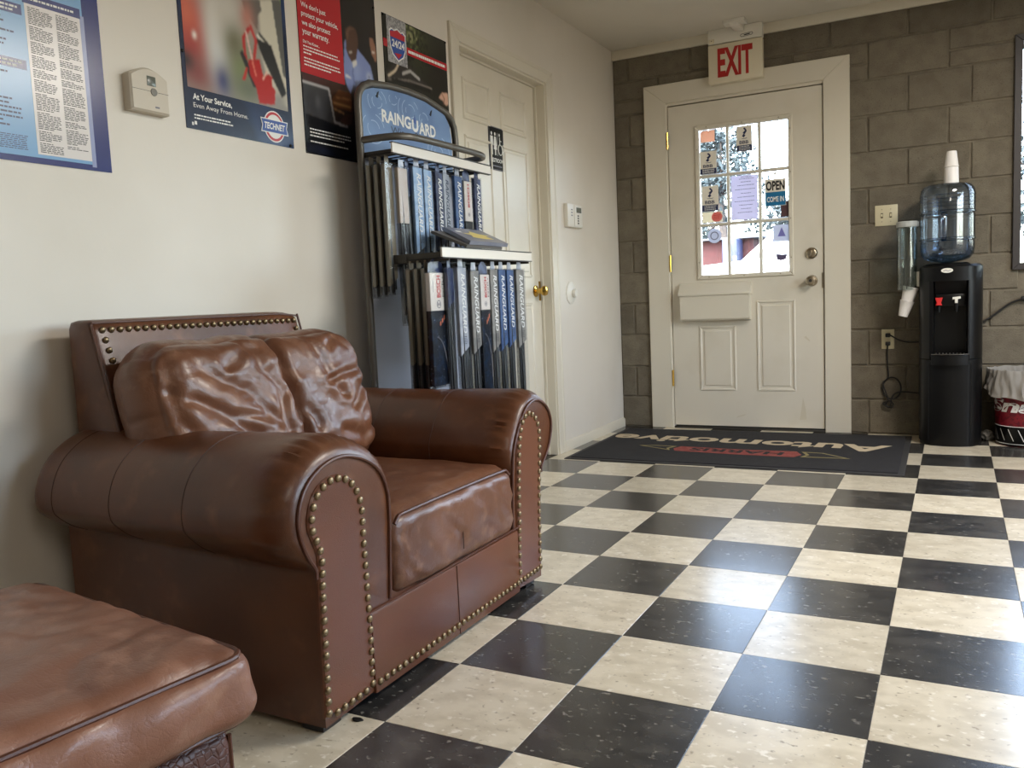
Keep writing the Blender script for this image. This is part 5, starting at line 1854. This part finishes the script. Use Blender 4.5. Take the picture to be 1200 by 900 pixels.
# ------------------------------------------------------------------ water cooler
wc = thing('water_cooler', (1.937, 5.13, 0), 'tall black water cooler carrying a blue bottle, right of the entrance door', 'water cooler')


def front_curve(n=10):
    pts = [(1.788, 5.275), (1.788, 5.07), (1.796, 5.03), (1.815, 5.0)]
    pts += [(1.840 + (2.036 - 1.840) * k / n, 4.972 - .022 * sin(pi * k / n)) for k in range(n + 1)]
    pts += [(2.061, 5.0), (2.079, 5.03), (2.088, 5.07), (2.088, 5.275)]
    return pts


oc_ = front_curve()
notch = [p for p in oc_ if p[0] < 1.855 and p[1] < 5.28] + [(1.858, 4.968), (1.866, 5.07), (2.012, 5.07), (2.020, 4.968)] + [p for p in oc_ if p[0] > 2.022]
mb = MB()
mb.prism(inset(oc_, .006), FF, .0, .02)
mb.prism(oc_, FF, .02, .462, .004)
mb.prism(notch, FF, .462, .868)
mb.prism(oc_, FF, .868, .935)
mb.prism(oc_, FF, .935, .952, .012)
cab = mb.obj('cabinet', m_black, wc)
# sloping hood inside the niche, tap block, back plate
MB().prism([(4.972, .868), (5.072, .868), (5.072, .80), (5.03, .80)], lambda p, q, h: (h, p, q), 1.866, 2.012).obj('niche_hood', m_black_m, wc)
MB().box(1.868, 2.010, 5.020, 5.072, .735, .80, .006).obj('tap_block', m_black, wc)
for x, m, nm in ((1.884, M('tap_red', srgb(206, 44, 44), .35), 'hot_tap'), (1.966, m_white, 'cold_tap')):
    mb = MB()
    mb.prism([(x - .019, .783), (x + .019, .783), (x + .015, .772), (x + .010, .755), (x + .016, .742), (x - .016, .742), (x - .010, .755), (x - .015, .772)] if nm == 'hot_tap' else [(x - .019, .783), (x + .019, .787), (x + .019, .775), (x + .006, .772), (x + .006, .752), (x - .008, .752), (x - .008, .772), (x - .019, .770)], FB, 4.992, 4.978, .002)
    mb.box(x - .006, x + .006, 4.99, 5.022, .758, .775)
    tp = mb.obj(nm, m, wc)
    MB().lathe([(.001, .0), (.008, .0), (.009, -.02), (.006, -.045), (.001, -.045)], (x, 4.998, .752), 14).obj('spout', m_black_m, tp)
tray = [(1.845, 5.0), (1.850, 4.955), (1.88, 4.934), (1.937, 4.926), (1.994, 4.934), (2.024, 4.955), (2.030, 5.0)]
tr = MB().prism(tray, FF, .432, .487, .005).obj('drip_tray', m_black, wc)
mb = MB()
for k in range(9):
    mb.box(1.868 + .0165 * k, 1.874 + .0165 * k, 4.950, 5.03, .4865, .490)
mb.tube([(p[0], p[1] - .001, .4885) for p in tray[1:-1]], .0022, 6)
mb.obj('tray_grille', m_steel, tr)
MB().prism(disc(1.922, .922, .028, .0125, 28), FB, 4.953, 4.9475, .001).obj('badge', m_white, wc)
mb = MB()
mb.tube([(1.905, 4.9470, .920), (1.915, 4.9470, .924), (1.928, 4.9470, .919), (1.942, 4.9470, .925)], .0016, 5)
mb.obj('badge_print', m_inkg, wc)
MB().tube([(1.838, 4.966, .44), (1.838, 4.966, .03)], .0016, 5).obj('panel_joint', m_black_m, wc)
MB().tube([(2.038, 4.966, .44), (2.038, 4.966, .03)], .0016, 5).obj('panel_joint', m_black_m, wc)
MB().lathe([(.001, .0), (.105, .0), (.108, .012), (.098, .018), (.001, .018)], (1.920, 5.115, .945), 32).obj('bottle_collar', m_black, wc)

# bottle standing on its head
m_bottle = glass_mat('blue_bottle', (.66, .76, .88), .12, .08)
m_water = glass_mat('bottle_water', (.72, .81, .90), .03, .02)
bt = thing('water_bottle', (1.920, 5.115, .963), 'large translucent blue water bottle upside down on the black cooler', 'water bottle')
prof = [(.030, .0), (.032, .004), (.075, .010), (.108, .022), (.126, .045), (.130, .075), (.130, .112), (.125, .118), (.125, .126), (.131, .132), (.131, .250), (.126, .257), (.126, .266), (.132, .273), (.132, .362), (.127, .385), (.112, .404), (.085, .412), (.001, .414)]
MB().lathe(prof, (1.920, 5.115, .963), 44).obj('bottle', m_bottle, bt)
MB().lathe([(.001, .002), (.026, .002), (.07, .013), (.104, .026), (.121, .048), (.125, .078), (.125, .110), (.001, .110)], (1.920, 5.115, .963), 36).obj('water', m_water, bt)
hg = MB()
m_bot2 = glass_mat('blue_bottle_thick', (.55, .66, .80), .16, .10)
hg.tube(spline([(1.905, 4.992, 1.085), (1.905, 4.972, 1.10), (1.905, 4.966, 1.15), (1.905, 4.972, 1.20), (1.905, 4.992, 1.215)], 5), .014, 10)
hg.obj('handle', m_bot2, bt)
for z in (1.088, 1.228):
    MB().tube([(1.920 + .1325 * cos(a), 5.115 + .1325 * sin(a), z) for a in [2 * pi * k / 40 for k in range(40)]], .004, 6, closed=True).obj('rib', m_bot2, bt)
for z in (1.255, 1.275, 1.295, 1.315):
    MB().tube([(1.920 + .1325 * cos(a), 5.115 + .1325 * sin(a), z) for a in [2 * pi * k / 40 for k in range(40)]], .002, 6, closed=True).obj('rib', m_bot2, bt)

# cups on the bottle
m_cup = M('cup_plastic', srgb(236, 232, 228), .35)
c0 = (1.938, 5.115, 1.3775)
GC = 'white cups at the cooler'
MB().lathe([(.0365, 0), (.0375, .002), (.0355, .004), (.0335, .080), (.031, .084), (.0001, .084)], c0, 30).single('paper_cup', m_cup, c0, 'lower white cup, upside down on top of the blue bottle', 'cup', GC)
c1 = (1.938, 5.115, 1.4625)
MB().lathe([(.0345, 0), (.0352, .003), (.0335, .005), (.0245, .078), (.023, .082), (.0001, .080)], c1, 30).single('paper_cup', m_cup, c1, 'tapered upper white cup, upside down on the lower cup over the bottle', 'cup', GC)

# cup dispenser on the cooler's left side
dp = thing('cup_dispenser', (1.728, 5.10, 1.0), 'clear tube cup dispenser on the left side of the water cooler', 'cup dispenser')
m_tube = glass_mat('clear_tube', (.86, .90, .89), .06, .08)
MB().lathe([(.050, .0), (.050, .36), (.048, .36), (.048, .0)], (1.727, 5.10, .83), 32).obj('tube', m_tube, dp)
m_capg = M('cap_grey', srgb(170, 172, 168), .35)
MB().lathe([(.001, .0), (.053, .0), (.054, .004), (.054, .026), (.050, .030), (.001, .031)], (1.727, 5.10, 1.166), 32).obj('cap', m_capg, dp)
MB().box(1.776, 1.792, 5.07, 5.12, .845, .925, .003).obj('bracket', m_white, dp)
MB().box(1.770, 1.785, 5.085, 5.115, 1.168, 1.192, .003).obj('cap_hinge', m_capg, dp)
MB().box(1.726, 1.731, 5.049, 5.052, .835, .90, .001).obj('lock_bar', m_steel_d, dp)
ax_ = Vector((.26, 0, 1)).normalized()
sd_ = Vector((0, 1, 0))
ot_ = ax_.cross(sd_)


def cone_cup(base, r0, r1, h, lab):
    mb = MB()
    vs, fs = [], []
    rings_ = [(0, r0 * .2), (0, r0), (h * .5, (r0 + r1) / 2), (h - .003, r1), (h, r1 + .002), (h + .002, r1)]
    n = 26
    for hh, r in rings_:
        for k in range(n):
            a = 2 * pi * k / n
            vs.append(Vector(base) + ax_ * hh + (sd_ * cos(a) + ot_ * sin(a)) * r)
    for i in range(len(rings_) - 1):
        for k in range(n):
            fs.append((i * n + k, i * n + (k + 1) % n, (i + 1) * n + (k + 1) % n, (i + 1) * n + k))
    fs.append(tuple(range(n)))
    mb.add(vs, fs)
    mb.single('paper_cup', m_cup, base, lab, 'cup', GC)


cone_cup((1.707, 5.10, .687), .0235, .036, .085, 'lowest white cup sticking out under the clear dispenser tube')
cone_cup((1.727, 5.10, .765), .030, .0395, .080, 'white cup above the lowest one, at the mouth of the clear tube')

# ------------------------------------------------------------------ switch, socket, cords
t = thing('switch_plate', (1.611, Y1, 1.252), 'cream double light switch plate on the block wall', 'light switch')
MB().box(1.552, 1.670, Y1 - .006, Y1 + .002, 1.194, 1.310, .003).obj('plate', m_cream, t)
for x in (1.588, 1.634):
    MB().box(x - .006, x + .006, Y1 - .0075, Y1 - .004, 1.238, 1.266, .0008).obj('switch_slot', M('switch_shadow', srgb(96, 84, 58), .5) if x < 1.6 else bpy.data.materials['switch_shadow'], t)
    MB().prism([(-.0065, 1.246), (-.0065, 1.262), (-.016, 1.250), (-.016, 1.244)], lambda p, q, h: (h, Y1 + p, q), x - .004, x + .004).obj('toggle', m_cream, t)
    for z in (1.218, 1.286):
        MB().lathe([(.0005, 0), (.003, 0), (.0025, -.0012), (.0005, -.0015)], (x, Y1 - .006, z), 8, 'y').obj('screw', m_nickel, t)
t = thing('wall_socket', (1.619, Y1, .551), 'cream wall socket with two black plugs, left of the water cooler', 'socket')
MB().box(1.585, 1.653, Y1 - .006, Y1 + .002, .495, .608, .003).obj('plate', m_cream, t)
for z in (.527, .575):
    MB().prism(disc(1.619, z, .0165, .0145, 20), FB, Y1 - .004, Y1 - .0072).obj('outlet_face', m_cream, t)


def cord(pts, label, plug, r=.0042):
    t = thing('power_cord', tuple(plug), label, 'cord', 'black cords by the cooler')
    MB().tube(spline(pts, 7), r, 8).obj('cable', m_rubber2, t)
    MB().box(plug[0] - .012, plug[0] + .014, Y1 - .034, Y1 - .0072, plug[2] - .011, plug[2] + .011, .004).obj('plug', m_rubber2, t)
    return t


m_rubber2 = M('cord_rubber', srgb(22, 21, 20), .5)
cy_ = Y1 - .02
cord([(1.629, cy_, .575), (1.645, cy_ - .012, .568), (1.68, cy_ - .004, .546), (1.73, cy_, .534), (1.80, cy_, .535)], 'black cord running straight from the socket to the cooler', (1.619, Y1, .575))
lp = [(1.619, cy_, .520), (1.616, cy_ + .008, .47), (1.617, cy_ + .01, .40), (1.622, cy_ + .01, .345)]
for k in range(15):
    a = radians(120) + radians(400) * k / 14
    lp.append((1.640 + .048 * cos(a), cy_ + .008 - .0025 * (k % 3), .270 + .062 * sin(a)))
lp += [(1.62, cy_ - .002, .205), (1.595, cy_, .185), (1.612, cy_ - .006, .165), (1.640, cy_ - .004, .158), (1.648, cy_, .180), (1.625, cy_ - .008, .200), (1.610, cy_ - .004, .175), (1.632, cy_ - .008, .165), (1.640, cy_ - .006, .215), (1.665, cy_, .245), (1.71, cy_, .250), (1.76, cy_, .245), (1.80, cy_, .243)]
cord(lp, 'black cord with a looped, knotted end hanging below the socket', (1.619, Y1, .527))
t = thing('power_cord', (2.18, cy_, .70), 'black cord rising from the cooler towards the shop window', 'cord', 'black cords by the cooler')
MB().tube(spline([(2.07, cy_, .625), (2.12, cy_, .655), (2.18, cy_ + .005, .702), (2.225, cy_ + .005, .735), (2.27, cy_, .752), (2.33, cy_, .765), (2.42, cy_, .752), (2.52, cy_, .70)], 6), .0055, 8).obj('cable', m_rubber2, t)
MB().lathe([(.001, -.016), (.012, -.014), (.015, 0), (.012, .014), (.001, .016)], (2.285, cy_, .757), 16, 'x').obj('cord_knot', m_rubber2, t)

# ------------------------------------------------------------------ waste bucket with liner
BX, BY = 2.292, 5.135
bk_ = thing('waste_bucket', (BX, BY, 0), 'dark red and black round waste bucket with white lettering, right of the water cooler', 'bucket')
m_bred = M('bucket_red', srgb(122, 22, 36), .4, noise=[(60, srgb(92, 14, 28), .48, .6, 2)])
MB().lathe([(.001, .0), (.132, .0), (.1355, .004), (.152, .345), (.156, .348), (.156, .360), (.150, .360), (.130, .012), (.001, .012)], (BX, BY, 0), 48).obj('pail', m_bred, bk_)
bpf = lambda z: .1355 + (z - .004) * (.0165 / .341)
MB().lathe([(bpf(.004) + .0006, .004), (bpf(.105) + .0006, .105)], (BX, BY, 0), 48).obj('lower_band', m_black, bk_)


def on_bucket(a, z, off=.001):
    r = bpf(z) + off
    return (BX + r * cos(a), BY + r * sin(a), z)


mb = MB()
for z in (.105, .014):
    mb.tube([on_bucket(radians(180 + 2.5 * k), z, .0) for k in range(73)], .0018, 5)
mb.obj('band_line', m_inkw, bk_)
mb = MB()
for k in range(9):
    a = radians(192 + 20 * k)
    mb.add([on_bucket(a, .09, .0015), on_bucket(a + .03, .09, .0015), on_bucket(a + .22, .03, .0015), on_bucket(a + .19, .03, .0015)], [(0, 1, 2, 3)])
mb.obj('slash_print', m_inkw, bk_)
lt = lettering('bucket_lettering', 'Snap-on', m_inkw, bk_, (0, 0, 0), (1, 0, 0), (0, 0, 1), w=1.0, h=1.0, bold=.04, align='l', slant=.2)
og = origin_of(bk_)
for v in lt.data.vertices:
    w_ = Vector(v.co) + og
    a = radians(184) + radians(238) * w_.x
    v.co = Vector(on_bucket(a, .205 + .092 * w_.z, .0014)) - og
m_liner = sheer('bin_liner', srgb(172, 168, 162), .35)
ln = thing('bin_liner', (BX, BY, .36), 'white plastic liner folded over the rim of the red bucket', 'bin liner')


def liner(u, v):
    a = 2 * pi * u
    e = mnoise.noise(Vector((cos(a) * 2.2, sin(a) * 2.2, v * 1.5)))
    e2 = mnoise.noise(Vector((cos(a) * 6, sin(a) * 6, v * 3 + 7)))
    drop_ = .060 + .050 * max(0, -sin(a)) + .02 * e
    if v < .35:
        s = v / .35
        r, z = .140 + .012 * s, .29 + .085 * s
    elif v < .5:
        s = (v - .35) / .15
        r, z = .152 + .014 * sin(pi * s / 2), .375 + .024 * sin(pi * s)
    else:
        s = (v - .5) / .5
        r, z = .166 + .016 * s, .375 - (drop_ + .02) * s
    f = min(1, v * 2)
    r += (.008 * e + .007 * e2) * f + (.014 * max(0, cos(a - pi)) if v > .3 else 0)
    r += f * (.0030 * sin(a * 19 + 5 * e + v * 3) + .0022 * sin(a * 37 - v * 6 + 4 * e2))
    r = max(r, .1575 if v >= .42 else .10)
    return (BX + r * cos(a), BY + r * sin(a), z + .006 * e2 * f)


MB().grid(liner, 160, 34, cu=True).obj('bag', m_liner, ln, sharp=60)

# ------------------------------------------------------------------ scraps on the floor
mb = MB()
rp_ = random.Random(9)
b = bmesh.new()
bmesh.ops.create_icosphere(b, subdivisions=3, radius=1)
for v in b.verts:
    n = v.co.normalized()
    v.co = n * (1 + .35 * mnoise.noise(n * 2.3) + .18 * mnoise.noise(n * 5))
    v.co = Vector((v.co.x * .032 + 2.122, v.co.y * .03 + 5.21, max(v.co.z * .030 + .026, .0005)))
mb.bm(b).single('crumpled_paper', m_liner, (2.122, 5.21, 0), 'small crumpled white paper on the floor between cooler and bucket', 'paper', sharp=20)
mb = MB()
mb.prism([(.846 + .013 * cos(a) * (1 + .2 * sin(3 * a)), 1.352 + .008 * sin(a)) for a in [2 * pi * k / 14 for k in range(14)]], FF, .0003, .003, .001)
mb.single('floor_scrap', m_rubber2, (.846, 1.352, 0), 'tiny black scrap on the pale tile by the near foot of the armchair', 'scrap')

# ------------------------------------------------------------------ the street outside, seen through the door glass
m_asph = M('asphalt', srgb(72, 71, 70), .9, noise=[(3, srgb(62, 61, 60), .4, .7, 4)], bump=[('noise', 30, .2)])


GZ = .444


def ground_z(y):
    return -.12 if y < 6.6 else (-.12 + (y - 6.6) * .06 if y < 16 else GZ)


g = MB()
ysg = [5.5, 6.6, 16, 90]
g.grid(lambda u, v: (-60 + 120 * u, ysg[round(v * 3)], ground_z(ysg[round(v * 3)])), 2, 4)
tag(g.obj('ground', m_asph), kind='structure')
# red building across the street
m_rb = M('red_brick', srgb(66, 30, 31), .85, noise=[((4, 4, 14), srgb(56, 25, 26), .4, .6, 3)], bump=[('noise', 20, .3)])
m_roof = M('roof_grey', srgb(90, 92, 98), .7)
m_darkglass = M('dark_window', srgb(60, 70, 84), .15)
rbld = thing('building', (-7.5, 29, GZ), 'low red building across the street, seen through the lower door panes', 'building')
MB().box(-12.5, -3.6, 27, 32, GZ, 2.44).obj('wall', m_rb, rbld)
MB().box(-12.8, -3.3, 26.7, 32.3, 2.44, 2.50, .02).obj('roof', m_roof, rbld)
for x in (-10.8, -8.6, -6.9):
    w = MB().box(x - .6, x + .6, 26.95, 27.02, 1.35, 2.25, .02).obj('window', m_white, rbld)
    MB().box(x - .52, x + .52, 26.93, 26.955, 1.43, 2.17).obj('pane', m_darkglass, w)
MB().box(-9.8, -9.5, 26.95, 27.02, GZ + .01, 2.2, .02).obj('building_door', m_white, rbld)


def car(loc, L, H, paint, label, rz=0.0):
    t = thing('car', loc, label, 'car', 'cars parked outside', rz=rz)
    W = 1.75
    side = [(-L / 2, .35), (-L / 2, .75), (-L * .45, .88), (-L * .22, .95), (-L * .10, H - .06), (-L * .02, H), (L * .28, H), (L * .40, H - .12), (L * .47, .95), (L / 2, .85), (L / 2, .35)]
    b = MB().prism(side, lambda p, q, h: (p, h, q), -W / 2, W / 2)
    bo = b.obj('body', paint, t, local=True)
    for s in (-1, 1):
        gl = [(-L * .17, .98), (-L * .085, H - .12), (L * .27, H - .10), (L * .36, .98)]
        MB().prism(gl, lambda p, q, h: (p, h, q), s * (W / 2 - .01), s * (W / 2 + .006)).obj('side_window', m_darkglass, bo, local=True)
        for x in (-L * .31, L * .31):
            wh = MB().lathe([(.001, 0), (.30, 0), (.33, .03), (.33, .17), (.30, .2), (.001, .2)], (x, s * W / 2 - .1, .33), 24, 'y').obj('wheel', m_rubber, t, local=True)
            MB().lathe([(.001, 0), (.19, 0), (.17, .02 * s), (.001, .03 * s)], (x, s * (W / 2 + .1), .33), 20, 'y').obj('hub_cap', m_nickel, wh, local=True)
    return t


m_cw = M('car_white', srgb(236, 238, 240), .25, coat=.5)
m_cb = M('car_blue', srgb(22, 34, 72), .45)
car((-.25, 15.2, ground_z(15.2)), 4.3, 1.45, m_cw, 'white car parked outside, in front of the red building', rz=0)
# blue vending machine against the red building
bv = thing('vending_machine', (-4.05, 26.4, GZ), 'blue vending machine standing in front of the red building', 'vending machine')
MB().box(-4.36, -3.90, 26.1, 26.9, GZ + .06, 2.42, .03).obj('cabinet', m_cb, bv)
MB().box(-4.33, -4.06, 26.08, 26.11, 1.2, 2.25, .01).obj('front_glass', m_darkglass, bv)
MB().box(-4.02, -3.93, 26.08, 26.11, 1.5, 1.9, .01).obj('coin_panel', m_white, bv)
for x in (-4.3, -3.96):
    MB().box(x - .03, x + .03, 26.2, 26.8, GZ, GZ + .07).obj('foot', m_black, bv)
m_leaf = M('leaves', srgb(38, 50, 52), .7, noise=[(2, srgb(48, 60, 62), .4, .6, 2)])
m_bark = M('bark', srgb(70, 64, 60), .9)


def tree(x, y, h, rx, rzz, n, label, seed):
    t = thing('tree', (x, y, GZ), label, 'tree', 'trees across the street')
    rn_ = random.Random(seed)
    MB().tube([(x, y, GZ - .03), (x + .1, y, GZ + h * .3), (x - .05, y, GZ + h * .6), (x, y, GZ + h * .92)], [.22, .18, .12, .04], 8).obj('trunk', m_bark, t)
    mb = MB()
    bl = [(rn_.uniform(-.6, .6), rn_.uniform(-.6, .6), rn_.uniform(-.75, .85), rn_.uniform(.25, .45)) for _ in range(26)]
    for bx, by, bz, br in bl:
        k = 1 - .55 * max(0, bz)
        mb.tube([(x, y, GZ + h * .6 + bz * rzz * .55), (x + bx * rx * k, y + by * rx * k, GZ + h * .66 + bz * rzz)], [.05, .012], 4)
    mb.obj('branches', m_bark, t)
    mb = MB()
    for _ in range(n):
        bx, by, bz, br = rn_.choice(bl)
        k = 1 - .55 * max(0, bz)
        d = Vector((rn_.gauss(0, 1), rn_.gauss(0, 1), rn_.gauss(0, 1))).normalized() * br * rn_.random() ** .4
        c = Vector((x + (bx * k + d.x) * rx, y + (by * k + d.y) * rx, GZ + h * .66 + (bz + d.z * .7) * rzz))
        a = Vector((rn_.gauss(0, 1), rn_.gauss(0, 1), rn_.gauss(0, 1))).normalized()
        b_2 = a.orthogonal().normalized()
        s = rn_.uniform(.07, .16)
        mb.add([c - a * s, c + b_2 * s * .5, c + a * s, c - b_2 * s * .5], [(0, 1, 2, 3)])
    fo = mb.obj('foliage', m_leaf, t)
    fo['kind'] = 'stuff'
    return t


tree(-6.0, 33.0, 6.6, 2.0, 2.4, 2600, 'tall airy tree over the red building, in the upper left door panes', 1)
tree(-8.6, 36.0, 4.8, 2.2, 1.9, 2200, 'leafy tree left of the tall airy one, low in the left door panes', 2)
tree(-4.4, 40.0, 4.2, 2.2, 1.7, 2200, 'leafy tree right of the tall airy one, behind the paper sheet', 3)
tree(.2, 34.0, 5.4, 2.0, 2.2, 2400, 'bushy tree in the right door panes behind the OPEN sign', 4)
tree(4.5, 34.0, 6.0, 2.6, 2.4, 2200, 'broad tree beyond the shop window at the right', 5)
